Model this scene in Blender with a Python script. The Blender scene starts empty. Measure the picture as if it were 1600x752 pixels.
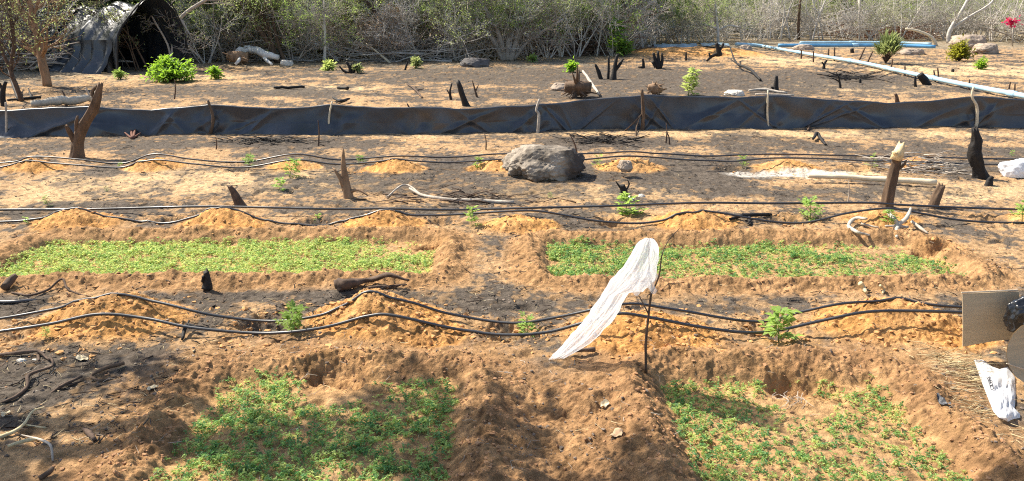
import bpy, bmesh, math, random
import numpy as np
from mathutils import Vector, Matrix, noise as mn

# ------------------------------------------------------------ camera, sky, sun
SC = bpy.context.scene
COL = SC.collection
H, F, YH = 2.0, 1250.0, 0.0            # eye height (m), focal length and horizon row in photo pixels
TH = math.atan((376.0 - YH) / F)
CT, ST = math.cos(TH), math.sin(TH)

cam_d = bpy.data.cameras.new('camera')
cam = bpy.data.objects.new('camera', cam_d)
COL.objects.link(cam)
SC.camera = cam
cam.location = (0, 0, H)
cam.rotation_euler = (math.pi / 2 - TH, 0, 0)
cam_d.sensor_width = 36.0
cam_d.lens = 36.0 * F / 1600.0
cam_d.clip_start = 0.05
cam_d.clip_end = 3000

SUN = Vector((-0.56, 0.34, 0.76)).normalized()       # towards the sun
elev = math.asin(SUN.z)
azim = math.atan2(SUN.x, SUN.y)
world = bpy.data.worlds.new('World')
SC.world = world
world.use_nodes = True
nt = world.node_tree
bg = nt.nodes['Background']
sky = nt.nodes.new('ShaderNodeTexSky')
sky.sky_type = 'NISHITA'
sky.sun_disc = False
sky.sun_elevation = elev
sky.sun_rotation = azim
sky.air_density = 1.0
sky.dust_density = 1.5
nt.links.new(sky.outputs[0], bg.inputs[0])
bg.inputs[1].default_value = 0.105
sl = bpy.data.lights.new('sun', 'SUN')
sl.energy = 4.6
sl.angle = math.radians(0.55)
sl.color = (1.0, 0.93, 0.80)
so = bpy.data.objects.new('sun', sl)
COL.objects.link(so)
so.rotation_euler = SUN.to_track_quat('Z', 'Y').to_euler()
so.location = (-20, 12, 30)
SC.view_settings.view_transform = 'Standard'
SC.view_settings.look = 'None'
SC.view_settings.gamma = 1.0
SC.view_settings.use_curve_mapping = False
SC.view_settings.exposure = 1.1
SC.render.engine = 'CYCLES'
SC.cycles.max_bounces = 6
SC.cycles.transparent_max_bounces = 12
SC.cycles.use_denoising = False
SC.cycles.pixel_filter_type = 'BLACKMAN_HARRIS'
SC.cycles.filter_width = 1.1

RNG = random.Random(7)
NPR = np.random.RandomState(11)

# ------------------------------------------------------------ where a photo pixel lies on the ground
def ray(px, py):
    a, b = (px - 800.0) / F, (376.0 - py) / F
    return np.array((a, CT + b * ST, -ST + b * CT))

def P(px, py, z=0.0):
    d = ray(px, py)
    t = (z - H) / d[2]
    return np.array((d[0] * t, d[1] * t, z))

def PA(px, py, D):
    d = ray(px, py)
    t = D / d[1]
    return np.array((d[0] * t, D, H + d[2] * t))

def scl(D, z=0.0):
    return F / (D * CT + (H - z) * ST)           # photo pixels per metre at distance D

# ------------------------------------------------------------ noise for arrays
def _h(ix, iy, s):
    n = (ix.astype(np.int64) * 374761393 + iy.astype(np.int64) * 668265263 + s * 1442695041) & 0xffffffff
    n = ((n ^ (n >> 13)) * 1274126177) & 0xffffffff
    return (n ^ (n >> 16)) & 0xffffffff

def pn(x, y, s=0):
    x0 = np.floor(x); y0 = np.floor(y)
    fx = x - x0; fy = y - y0
    u = fx * fx * fx * (fx * (fx * 6 - 15) + 10); v = fy * fy * fy * (fy * (fy * 6 - 15) + 10)
    r = []
    for dy in (0, 1):
        for dx in (0, 1):
            a = _h(x0 + dx, y0 + dy, s).astype(np.float64) * (2 * math.pi / 4294967296.0)
            r.append(np.cos(a) * (fx - dx) + np.sin(a) * (fy - dy))
    return (r[0] + u * (r[1] - r[0])) * (1 - v) + (r[2] + u * (r[3] - r[2])) * v

def fbm(x, y, s=0, o=4, g=0.5):
    t = 0; a = 1.0; f = 1.0
    for k in range(o):
        t = t + a * pn(x * f + 17.3 * k, y * f - 9.1 * k, s + k)
        a *= g; f *= 2.03
    return t

def sst(a, b, x):
    t = np.clip((x - a) / (b - a), 0, 1)
    return t * t * (3 - 2 * t)

# ------------------------------------------------------------ layout of beds, mounds, pits
def wx(px, py):
    return P(px, py)[0]
def wy(py):
    return P(800, py)[1]
BEDS = [  # x0 x1 y0 y1 floor ridge
    (-1.60, -0.27, 1.2, wy(586), -0.03, 0.055),
    (0.80, 2.03, 1.2, wy(583), -0.045, 0.075),
    (-4.05, -0.62, wy(431), wy(374), -0.045, 0.055),
    (0.28, 3.50, wy(434), wy(376), -0.045, 0.055),
]
MOUNDS = [(px, py, h, r) for (px, py, h, r) in [
    (180, 504, .175, .42), (592, 504, .19, .39), (665, 522, .03, .22), (1000, 522, .12, .40), (1385, 507, .14, .40), (1470, 522, .05, .3),
    (125, 352, .14, .33), (352, 354, .155, .34), (602, 352, .12, .32), (815, 354, .10, .30), (1085, 350, .13, .34),
    (1375, 346, .09, .30),
    (55, 262, .12, .32), (240, 262, .125, .32), (462, 262, .09, .28), (618, 265, .115, .32), (775, 264, .10, .30),
    (985, 264, .145, .36), (1230, 262, .115, .34), (1432, 259, .10, .28), (1640, 345, .1, .3), (1640, 262, .1, .3)]]
MW = [(P(a, b)[0], P(a, b)[1], h, r) for a, b, h, r in MOUNDS]
PITS = [(px, py, h, r) for (px, py, h, r) in [
    (418, 508, -.09, .20), (795, 515, -.10, .22), (1205, 512, -.09, .20), (45, 522, -.06, .2),
    (690, 345, -.07, .15), (262, 345, -.07, .17), (492, 348, -.07, .17), (960, 345, -.09, .2), (1235, 345, -.08, .2), (1550, 345, -.08, .2),
    (745, 266, -.05, .15), (1140, 262, -.06, .2), (1340, 262, -.06, .2), (560, 266, -.05, .15), (372, 266, -.05, .15),
    (1232, 594, -.085, .12), (1275, 600, -.06, .13), (520, 582, -.08, .17), (545, 592, -.04, .1), (1455, 389, -.11, .17), (1475, 384, -.1, .12), (668, 382, -.06, .12)]]
PW = [(P(a, b)[0], P(a, b)[1], h, r) for a, b, h, r in PITS]

def bed_sd(x, y, b):
    cx, cy, hx, hy = (b[0] + b[1]) / 2, (b[2] + b[3]) / 2, (b[1] - b[0]) / 2, (b[3] - b[2]) / 2
    r = 0.12
    qx = np.abs(x - cx) - hx + r; qy = np.abs(y - cy) - hy + r
    return np.sqrt(np.maximum(qx, 0) ** 2 + np.maximum(qy, 0) ** 2) + np.minimum(np.maximum(qx, qy), 0) - r

def terrain(x, y, full=False):
    x = np.asarray(x, float); y = np.asarray(y, float)
    z = 0.035 * pn(x * .35, y * .35, 3) + 0.018 * pn(x * 1.3, y * 1.3, 5)
    near = 1 - sst(9, 16, y)
    w1 = fbm(x * 2.3, y * 2.3, 21, 3); w2 = fbm(x * 2.3 + 40, y * 2.3, 22, 3)
    jx = x + .055 * w1; jy = y + .055 * w2
    ridge = np.zeros_like(z); inbed = np.zeros_like(z); rough = np.zeros_like(z); orange = np.zeros_like(z)
    for k, b in enumerate(BEDS):
        sc_ = 1.0 if k < 2 else 0.85
        sd = bed_sd(jx, jy, b)
        rr = np.exp(-((sd - .15 * sc_) / (.105 * sc_)) ** 2)
        lump = 1 + .45 * pn(x * 4.1, y * 4.1, 31 + k)
        z = z + b[5] * rr * lump + b[4] * (1 - sst(-.045, .035, sd))
        ridge = np.maximum(ridge, np.exp(-(np.maximum(np.abs(sd - .15) - .1, 0) / (.26 if k < 2 else .12)) ** 2))
        inbed = np.maximum(inbed, 1 - sst(-.05, .02, sd))
        rough = np.maximum(rough, np.exp(-((sd - .13) / .17) ** 2))
    for k, (mx, my, h, r) in enumerate(MW):
        d = np.sqrt(((jx - mx) / 1.12) ** 2 + ((jy - my) / .80) ** 2) / r
        m = np.where(d < 1.4, np.clip(1.0 / (1 + (d * 1.35) ** 2.6) - 1.0 / (1 + (1.4 * 1.35) ** 2.6), 0, 1) * 1.2, 0)
        m = m * (1 + .3 * pn(x * 5, y * 5, 60 + k))
        z = z + h * m
        orange = np.maximum(orange, sst(.02, .22, m + .05 * w1))
        rough = np.maximum(rough, .8 * sst(.02, .25, m))
    for (mx, my, h, r) in PW:
        d = np.sqrt((jx - mx) ** 2 + ((jy - my) * 1.2) ** 2) / r
        m = 1 - sst(.35, 1.15, d)
        z = z + h * m
        rough = np.maximum(rough, .9 * np.exp(-(np.maximum(d - .9, 0) / .5) ** 2))
        orange = np.maximum(orange, .22 * np.exp(-((d - 1.1) / .5) ** 2))
    strip = np.exp(-((jx - .27) / .36) ** 4) * (1 - sst(3.9, 4.35, jy))
    z = z + strip * (.005 + .020 * np.sin(jy * 11 + jx * 4 + 4 * w1) + .022 * pn(x * 5.5, y * 3, 150) - .035 * np.exp(-((jx - .20) / .13) ** 2) + .03 * np.exp(-((jx - .60) / .12) ** 2))
    rough = np.maximum(rough, .9 * strip); ridge = np.maximum(ridge, strip)
    # bank of orange soil by the far pipe
    bx, by = P(1085, 88)[0], P(1085, 88)[1]
    bank = np.exp(-((x - bx) / 2.4) ** 4 - ((y - by) / 1.6) ** 2)
    z = z + .32 * bank * (1 + .4 * pn(x * 1.1, y * 1.1, 77))
    orange = np.maximum(orange, sst(.1, .5, bank))
    if not full:
        return z
    # clods and crumbs
    c1 = fbm(x * 7, y * 7, 41, 3); c2 = fbm(x * 19, y * 19, 44, 3)
    bil = np.abs(pn(x * 11, y * 11, 51)); bil2 = np.abs(pn(x * 27, y * 27, 52))
    z = z + near * (.012 * c1 + .0065 * c2 + .010 * np.maximum(bil2 - .28, 0)) + near * rough * (.014 * c1 + .018 * (bil - .2) + .020 * (bil2 - .2) + .011 * c2)
    z = z + near * (1 - rough) * (-.022) * sst(.24, .45, pn(x * 6 + 5, y * 6, 55)) 
    z = z + (1 - near) * (.03 * fbm(x * 2.5, y * 2.5, 58, 3)) * (1 - sst(40, 60, y))
    return z, ridge, inbed, orange, w1

def place(px, py):
    z = 0.0
    for k in range(3):
        p = P(px, py, z); z = float(terrain(p[0], p[1]))
    return P(px, py, z)

# ------------------------------------------------------------ materials
MATS = {}
def mat(name, col, rough=.8, var=.25, vscale=8, bump=.0, bscale=30, spec=.3, trans=0.0, tcol=None, stretch=None, col2=None, alpha=0.0, objvar=0.0, coord='Object'):
    if name in MATS: return MATS[name]
    m = bpy.data.materials.new(name); m.use_nodes = True
    n = m.node_tree; N = n.nodes; L = n.links
    bs = N['Principled BSDF']; out = N['Material Output']
    tc = N.new('ShaderNodeTexCoord'); mp = N.new('ShaderNodeMapping')
    L.new(tc.outputs[coord], mp.inputs[0])
    if stretch: mp.inputs['Scale'].default_value = stretch
    nz = N.new('ShaderNodeTexNoise'); nz.inputs['Scale'].default_value = vscale; nz.inputs['Detail'].default_value = 6
    nz.inputs['Roughness'].default_value = .65
    L.new(mp.outputs[0], nz.inputs['Vector'])
    cr = N.new('ShaderNodeValToRGB')
    c2 = col2 or tuple(c * (1 + var) for c in col)
    cr.color_ramp.elements[0].color = (*[c * (1 - var) for c in col], 1)
    cr.color_ramp.elements[1].color = (*c2, 1)
    cr.color_ramp.elements[0].position = .32; cr.color_ramp.elements[1].position = .68
    L.new(nz.outputs[0], cr.inputs[0])
    csock = cr.outputs[0]
    if objvar:
        oi = N.new('ShaderNodeObjectInfo'); hs = N.new('ShaderNodeHueSaturation')
        mr = N.new('ShaderNodeMapRange'); mr.inputs[3].default_value = 1 - objvar; mr.inputs[4].default_value = 1 + objvar
        L.new(oi.outputs['Random'], mr.inputs[0]); L.new(mr.outputs[0], hs.inputs['Value']); L.new(csock, hs.inputs['Color'])
        csock = hs.outputs[0]
    L.new(csock, bs.inputs['Base Color'])
    bs.inputs['Roughness'].default_value = rough
    bs.inputs['Specular IOR Level'].default_value = spec
    if bump:
        nb = N.new('ShaderNodeTexNoise'); nb.inputs['Scale'].default_value = bscale; nb.inputs['Detail'].default_value = 5
        L.new(mp.outputs[0], nb.inputs['Vector'])
        b = N.new('ShaderNodeBump'); b.inputs['Strength'].default_value = .7; b.inputs['Distance'].default_value = bump
        L.new(nb.outputs[0], b.inputs['Height']); L.new(b.outputs[0], bs.inputs['Normal'])
    last = bs.outputs[0]
    if trans:
        tr = N.new('ShaderNodeBsdfTranslucent')
        tr.inputs[0].default_value = (*(tcol or col), 1)
        mx = N.new('ShaderNodeMixShader'); mx.inputs[0].default_value = trans
        L.new(last, mx.inputs[1]); L.new(tr.outputs[0], mx.inputs[2]); last = mx.outputs[0]
    if alpha:
        tp = N.new('ShaderNodeBsdfTransparent'); mx = N.new('ShaderNodeMixShader'); mx.inputs[0].default_value = alpha
        L.new(last, mx.inputs[1]); L.new(tp.outputs[0], mx.inputs[2]); last = mx.outputs[0]
    L.new(last, out.inputs[0])
    MATS[name] = m
    return m

bark = mat('bark', (.125, .08, .05), .9, .45, 14, .01, 40, stretch=(1, 1, .25))
bark_tan = mat('tan_bark', (.27, .17, .10), .9, .45, 10, .008, 40, stretch=(1, 1, .25))
wood_pale = mat('pale_wood', (.62, .52, .36), .75, .18, 12, .003, 40, stretch=(.3, 1, 1))
wood_grey = mat('grey_wood', (.42, .36, .29), .85, .3, 14, .004, 40)
wood_dark = mat('dark_wood', (.10, .065, .045), .9, .45, 16, .005, 50)
char = mat('charcoal', (.018, .015, .013), .75, .4, 20, .008, 45, spec=.35)
straw_m = mat('straw', (.55, .44, .25), .8, .3, 25, 0)
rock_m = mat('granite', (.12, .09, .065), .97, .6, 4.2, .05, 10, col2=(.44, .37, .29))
rock_dark = mat('dark_rock', (.11, .10, .095), .9, .4, 6, .02, 14)
rock_tan = mat('tan_rock', (.36, .28, .21), .9, .4, 6, .02, 14)
def paint_shaded_side(m):  # boulder's shaded right side, mixed into its base colour as a darker tone
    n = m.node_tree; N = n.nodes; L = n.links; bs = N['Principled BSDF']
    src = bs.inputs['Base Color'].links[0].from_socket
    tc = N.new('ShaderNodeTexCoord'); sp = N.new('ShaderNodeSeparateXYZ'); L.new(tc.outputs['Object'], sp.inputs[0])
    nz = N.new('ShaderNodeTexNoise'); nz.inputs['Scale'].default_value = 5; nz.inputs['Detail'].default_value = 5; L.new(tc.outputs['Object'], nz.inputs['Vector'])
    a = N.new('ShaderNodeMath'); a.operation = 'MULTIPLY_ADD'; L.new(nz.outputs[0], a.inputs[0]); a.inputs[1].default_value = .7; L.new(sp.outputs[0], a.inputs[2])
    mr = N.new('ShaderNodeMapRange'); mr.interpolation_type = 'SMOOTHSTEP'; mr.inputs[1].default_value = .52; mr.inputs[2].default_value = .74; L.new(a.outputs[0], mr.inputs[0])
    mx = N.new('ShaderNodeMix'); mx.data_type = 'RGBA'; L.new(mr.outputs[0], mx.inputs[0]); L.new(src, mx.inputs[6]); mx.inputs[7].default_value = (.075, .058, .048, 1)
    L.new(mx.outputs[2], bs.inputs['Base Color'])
paint_shaded_side(rock_m)
def vary_gloss(m, lo, hi, sc):
    n = m.node_tree; N = n.nodes; L = n.links; bs = N['Principled BSDF']
    tc = N.new('ShaderNodeTexCoord'); nz = N.new('ShaderNodeTexNoise'); nz.inputs['Scale'].default_value = sc; nz.inputs['Detail'].default_value = 4
    L.new(tc.outputs['Object'], nz.inputs['Vector']); mr = N.new('ShaderNodeMapRange'); mr.inputs[1].default_value = .35; mr.inputs[2].default_value = .65
    mr.inputs[3].default_value = lo; mr.inputs[4].default_value = hi; L.new(nz.outputs[0], mr.inputs[0]); L.new(mr.outputs[0], bs.inputs['Roughness'])
twig_grey = mat('twig_bark', (.52, .48, .43), .9, .35, 5, objvar=.25)
twig_brown = mat('brown_twig_bark', (.40, .34, .28), .9, .35, 5, objvar=.25)
twig_pale = mat('pale_twig_bark', (.58, .53, .46), .85, .3, 5, objvar=.2)
leaf_olive = mat('olive_leaf', (.29, .33, .14), .7, .4, 3, trans=.45, tcol=(.46, .53, .19), objvar=.25)
leaf_deepbrush = mat('deep_brush_leaf', (.22, .27, .10), .8, .45, 3, trans=.4, tcol=(.36, .46, .13))
leaf_green = mat('green_leaf', (.22, .33, .09), .6, .4, 5, trans=.45, tcol=(.45, .62, .14), objvar=.15)
leaf_dry = mat('dry_leaf', (.26, .15, .08), .8, .4, 4, trans=.3, tcol=(.35, .2, .08), objvar=.2)
leaf_bush = mat('bush_leaf', (.17, .27, .06), .55, .4, 6, trans=.5, tcol=(.40, .66, .05))
leaf_sap = mat('sapling_leaf', (.27, .40, .10), .55, .4, 10, trans=.45, tcol=(.50, .68, .15), objvar=.25)
leaf_seed = mat('seedling_leaf', (.20, .33, .10), .55, .45, 14, trans=.5, tcol=(.46, .66, .18))
leaf_light = mat('light_seedling_leaf', (.42, .49, .17), .6, .35, 14, trans=.5, tcol=(.70, .80, .24))
leaf_deep = mat('deep_seedling_leaf', (.10, .22, .08), .5, .45, 10, trans=.45, tcol=(.24, .50, .15))
leaf_yellow = mat('yellow_bush_leaf', (.24, .23, .03), .6, .4, 6, trans=.4, tcol=(.5, .5, .05))
hose_m = mat('black_hose', (.016, .016, .018), .36, .3, 5, .0006, 60, spec=.9)
hose_old = mat('dusty_hose', (.035, .03, .028), .4, .5, 9, spec=.8)
sheet_m = mat('black_sheet', (.036, .039, .046), .42, .4, 2.5, .008, 7, spec=.7)
tent_m = mat('black_tarp', (.018, .022, .028), .34, .35, 2.0, .02, 6, spec=.8)
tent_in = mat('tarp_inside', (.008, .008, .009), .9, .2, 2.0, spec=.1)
white_m = mat('white_plastic', (.80, .80, .81), .45, .05, 5, .004, 14, spec=.4, trans=.3, tcol=(.8, .8, .8))
film_m = mat('white_film', (.86, .86, .87), .22, .05, 6, .002, 9, spec=.5, trans=.62, tcol=(.95, .95, .96), alpha=.46)
card_m = mat('cardboard', (.46, .36, .235), .85, .08, 3, .0003, 60, stretch=(1, 1, 14))
card_edge = mat('cardboard_edge', (.52, .41, .29), .85, .15, 60)
blackbag_m = mat('black_bag_plastic', (.012, .012, .014), .25, .3, 5, .004, 20, spec=.6)
pipe_m = mat('blue_pipe', (.34, .52, .62), .38, .25, 1.5, spec=.5)
pipe_deep = mat('deep_blue_pipe', (.10, .30, .52), .4, .3, 1.5, spec=.5)
ink_m = mat('ink', (.03, .03, .035), .7, .2, 20)
flower_m = mat('pink_flower', (.75, .03, .14), .6, .2, 5, trans=.3, tcol=(.8, .05, .2))
clod_m = mat('soil_clod', (.42, .24, .12), .95, .35, 4, .004, 60, coord='Object')

vary_gloss(sheet_m, .24, .55, 1.3); vary_gloss(tent_m, .25, .5, 1.5); vary_gloss(hose_m, .3, .6, 4); vary_gloss(pipe_m, .3, .6, 2)
# ------------------------------------------------------------ mesh builder
class MB:
    def __init__(s): s.v = []; s.f = []
    def tube(s, pts, rad, n=6, rough=0.0, seed=0.0, jag=0.0, cap=True, fscale=None):
        pts = [Vector(p) for p in pts]; m = len(pts)
        if not hasattr(rad, '__len__'): rad = [rad] * m
        t = (pts[1] - pts[0]).normalized()
        a = t.cross(Vector((0, 0, 1)) if abs(t.z) < .9 else Vector((1, 0, 0))).normalized()
        b0 = len(s.v)
        for i, p in enumerate(pts):
            t = (pts[min(i + 1, m - 1)] - pts[max(i - 1, 0)]).normalized()
            a = (a - t * a.dot(t)).normalized(); b = t.cross(a)
            for k in range(n):
                an = 2 * math.pi * k / n
                o = a * math.cos(an) + b * math.sin(an)
                r = rad[i]
                if rough:
                    fs = fscale or 1.0 / max(rad[0], 1e-4)
                    q = (o * rad[0] + p * .25) * fs
                    r *= 1 + rough * (mn.noise(q * 1.1 + Vector((seed, 0, 0))) + .5 * mn.noise(q * 2.7 + Vector((0, seed, 0))))
                if rough > .24: r *= 1 + .55 * rough * mn.noise(Vector((math.cos(an) * 3.1 + seed, math.sin(an) * 3.1, i * .16)))
                q = p + o * r
                if jag and i == m - 1: q = q + t * jag * (RNG.random() ** 1.5)
                s.v.append(q)
        for i in range(m - 1):
            for k in range(n):
                k2 = (k + 1) % n
                s.f.append((b0 + i * n + k, b0 + i * n + k2, b0 + (i + 1) * n + k2, b0 + (i + 1) * n + k))
        if cap:
            s.v.append(pts[0] * 1.0); c = len(s.v) - 1
            for k in range(n): s.f.append((b0 + (k + 1) % n, b0 + k, c))
            s.v.append(pts[-1] - (t * jag * .2 if jag else t * 0)); c = len(s.v) - 1; e = b0 + (m - 1) * n
            for k in range(n): s.f.append((e + k, e + (k + 1) % n, c))
    def poly(s, vs, fs):
        b = len(s.v); s.v += [Vector(v) for v in vs]; s.f += [tuple(b + i for i in f) for f in fs]
    def leaf(s, p, d, up, L, W, bend=.25):
        p = Vector(p); d = Vector(d).normalized(); sd = d.cross(up)
        if sd.length < 1e-3: sd = Vector((1, 0, 0))
        sd.normalize(); u = sd.cross(d).normalized()
        m = p + d * L * .5 + u * L * bend * .5; e = p + d * L - u * L * bend * .3
        s.poly([p, m + sd * W * .5, e, m - sd * W * .5], [(0, 1, 2, 3)])
    def grid(s, fn, nu, nv, wrap=False):
        b = len(s.v)
        for j in range(nv + 1):
            for i in range(nu + (0 if wrap else 1)):
                s.v.append(Vector(fn(i / nu, j / nv)))
        w = nu if wrap else nu + 1
        for j in range(nv):
            for i in range(nu):
                i2 = (i + 1) % w if wrap else i + 1
                s.f.append((b + j * w + i, b + j * w + i2, b + (j + 1) * w + i2, b + (j + 1) * w + i))
    def box(s, c, d, rot=None):
        vs = [Vector((x * d[0] / 2, y * d[1] / 2, z * d[2] / 2)) for x in (-1, 1) for y in (-1, 1) for z in (-1, 1)]
        if rot: vs = [rot @ v for v in vs]
        s.poly([v + Vector(c) for v in vs], [(0, 1, 3, 2), (4, 6, 7, 5), (0, 4, 5, 1), (2, 3, 7, 6), (0, 2, 6, 4), (1, 5, 7, 3)])
    def build(s, name, m, parent=None, loc=None, smooth=True):
        me = bpy.data.meshes.new(name)
        o = loc if loc is not None else (0, 0, 0)
        o = Vector(o)
        vs = s.v if loc is None else [v - o for v in s.v]
        me.from_pydata([tuple(v) for v in vs], [], s.f)
        if smooth: me.polygons.foreach_set('use_smooth', [True] * len(me.polygons))
        me.materials.append(m)
        ob = bpy.data.objects.new(name, me); COL.objects.link(ob)
        if parent is not None: ob.parent = parent
        elif loc is not None: ob.location = o
        return ob

def np_mesh(name, V, Fq, m, smooth=True, loops=4):
    me = bpy.data.meshes.new(name)
    nf = len(Fq)
    me.vertices.add(len(V)); me.vertices.foreach_set('co', np.ascontiguousarray(V, np.float32).ravel())
    me.loops.add(nf * loops); me.loops.foreach_set('vertex_index', np.ascontiguousarray(Fq, np.int32).ravel())
    me.polygons.add(nf); me.polygons.foreach_set('loop_start', np.arange(0, nf * loops, loops, dtype=np.int32))
    me.update(calc_edges=True)
    me.polygons.foreach_set('use_smooth', np.full(nf, smooth, dtype=bool))
    me.materials.append(m)
    ob = bpy.data.objects.new(name, me); COL.objects.link(ob)
    return ob

def tag(o, label=None, cat=None, group=None, kind=None):
    if label: o['label'] = label
    if cat: o['category'] = cat
    if group: o['group'] = group
    if kind: o['kind'] = kind
    return o

def empty(name, loc, label, cat, group=None, rz=0.0):
    o = bpy.data.objects.new(name, None); COL.objects.link(o)
    o.location = Vector(loc); o.rotation_euler = (0, 0, rz); o.empty_display_size = .1
    return tag(o, label, cat, group)

def copy_thing(o, loc, rz, label, s=1.0, group=None):
    c = o.copy(); COL.objects.link(c); c.location = Vector(loc); c.rotation_euler = (0, 0, rz); c.scale = (s, s, s)
    c['label'] = label
    if group: c['group'] = group
    for ch in list(o.children):
        d = ch.copy(); COL.objects.link(d); d.parent = c
        for g in list(ch.children):
            e = g.copy(); COL.objects.link(e); e.parent = d
    return c

def smooth_path(pts, k=6):
    pts = [np.array(p, float) for p in pts]
    if len(pts) < 3:
        return [tuple(pts[0] + (pts[1] - pts[0]) * i / k) for i in range(k + 1)]
    P0 = [2 * pts[0] - pts[1]] + pts + [2 * pts[-1] - pts[-2]]
    out = []
    for i in range(1, len(P0) - 2):
        a, b, c, d = P0[i - 1:i + 3]
        for j in range(k):
            t = j / k
            out.append(.5 * ((2 * b) + (-a + c) * t + (2 * a - 5 * b + 4 * c - d) * t * t + (-a + 3 * b - 3 * c + d) * t ** 3))
    out.append(pts[-1])
    return [tuple(p) for p in out]

# ------------------------------------------------------------ the ground
ASH = [(60,600,140,45,1),(170,572,150,22,.9),(20,650,70,30,.7),(370,463,140,14,.9),(620,468,330,16,.6),(760,476,110,12,.6),
 (330,490,70,20,.6),(1130,462,150,14,.45),(1120,480,110,12,.7),(700,532,70,14,.6),(1250,552,110,14,.75),(640,285,190,22,.6),
 (700,262,120,10,1),(1050,268,170,25,1),(1250,300,170,12,.6),(270,352,60,12,.8),(1010,362,150,9,.8),(900,357,90,10,.7),
 (770,385,60,14,.5),(440,262,70,20,.5),(200,225,200,10,.6),(430,225,160,12,1),(950,222,120,8,1),(1170,225,120,12,.6),
 (1490,262,110,15,.9),(1400,245,150,10,.6),(350,142,220,10,.6),(460,112,110,6,.5),(900,120,400,17,.75),(1100,130,260,22,.9),
 (1310,125,130,16,.9),(1430,140,150,6,.5),(900,150,220,8,.7),(430,146,130,6,.9),(70,335,60,20,.6),(500,95,300,6,.4),
 (1500,240,100,14,.6),(820,300,150,16,.5),(540,325,120,12,.4),(1420,372,80,8,.4),(1590,470,60,20,.6),(1400,100,120,6,.3),
 (1500,590,50,30,.5),(1560,640,60,30,.4),(60,205,80,6,.5),(1030,395,30,20,.3)]
SAND = [(470,140,110,7,1),(1350,135,130,11,.8),(1520,110,150,12,.9),(250,120,140,7,.6),(450,102,130,4,.7),(1240,96,90,7,.9),
 (300,285,260,22,.7),(1270,272,110,7,1.6),(900,300,150,14,.5),(850,210,500,5,.6),(1300,210,300,6,.7),(140,300,150,25,.5),
 (1500,300,160,18,.6),(1200,420,0.1,0.1,0)]
def patches(x, y, lst, seed):
    m = np.zeros_like(x)
    n = .55 * fbm(x * 2.0, y * 1.3, seed, 4)
    for (px, py, rx, ry, s) in lst:
        c = P(px, py); s0 = scl(c[1]); d1 = P(px, max(py - ry, 30))[1]; d2 = P(px, py + ry)[1]
        rxw = rx / s0; ryw = max((d1 - d2) / 2, .05); cy = (d1 + d2) / 2
        d = np.sqrt(((x - c[0]) / rxw) ** 2 + ((y - cy) / ryw) ** 2)
        m = np.maximum(m, s * (1 - sst(.5, 1.35, d + n)))
    return m

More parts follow.
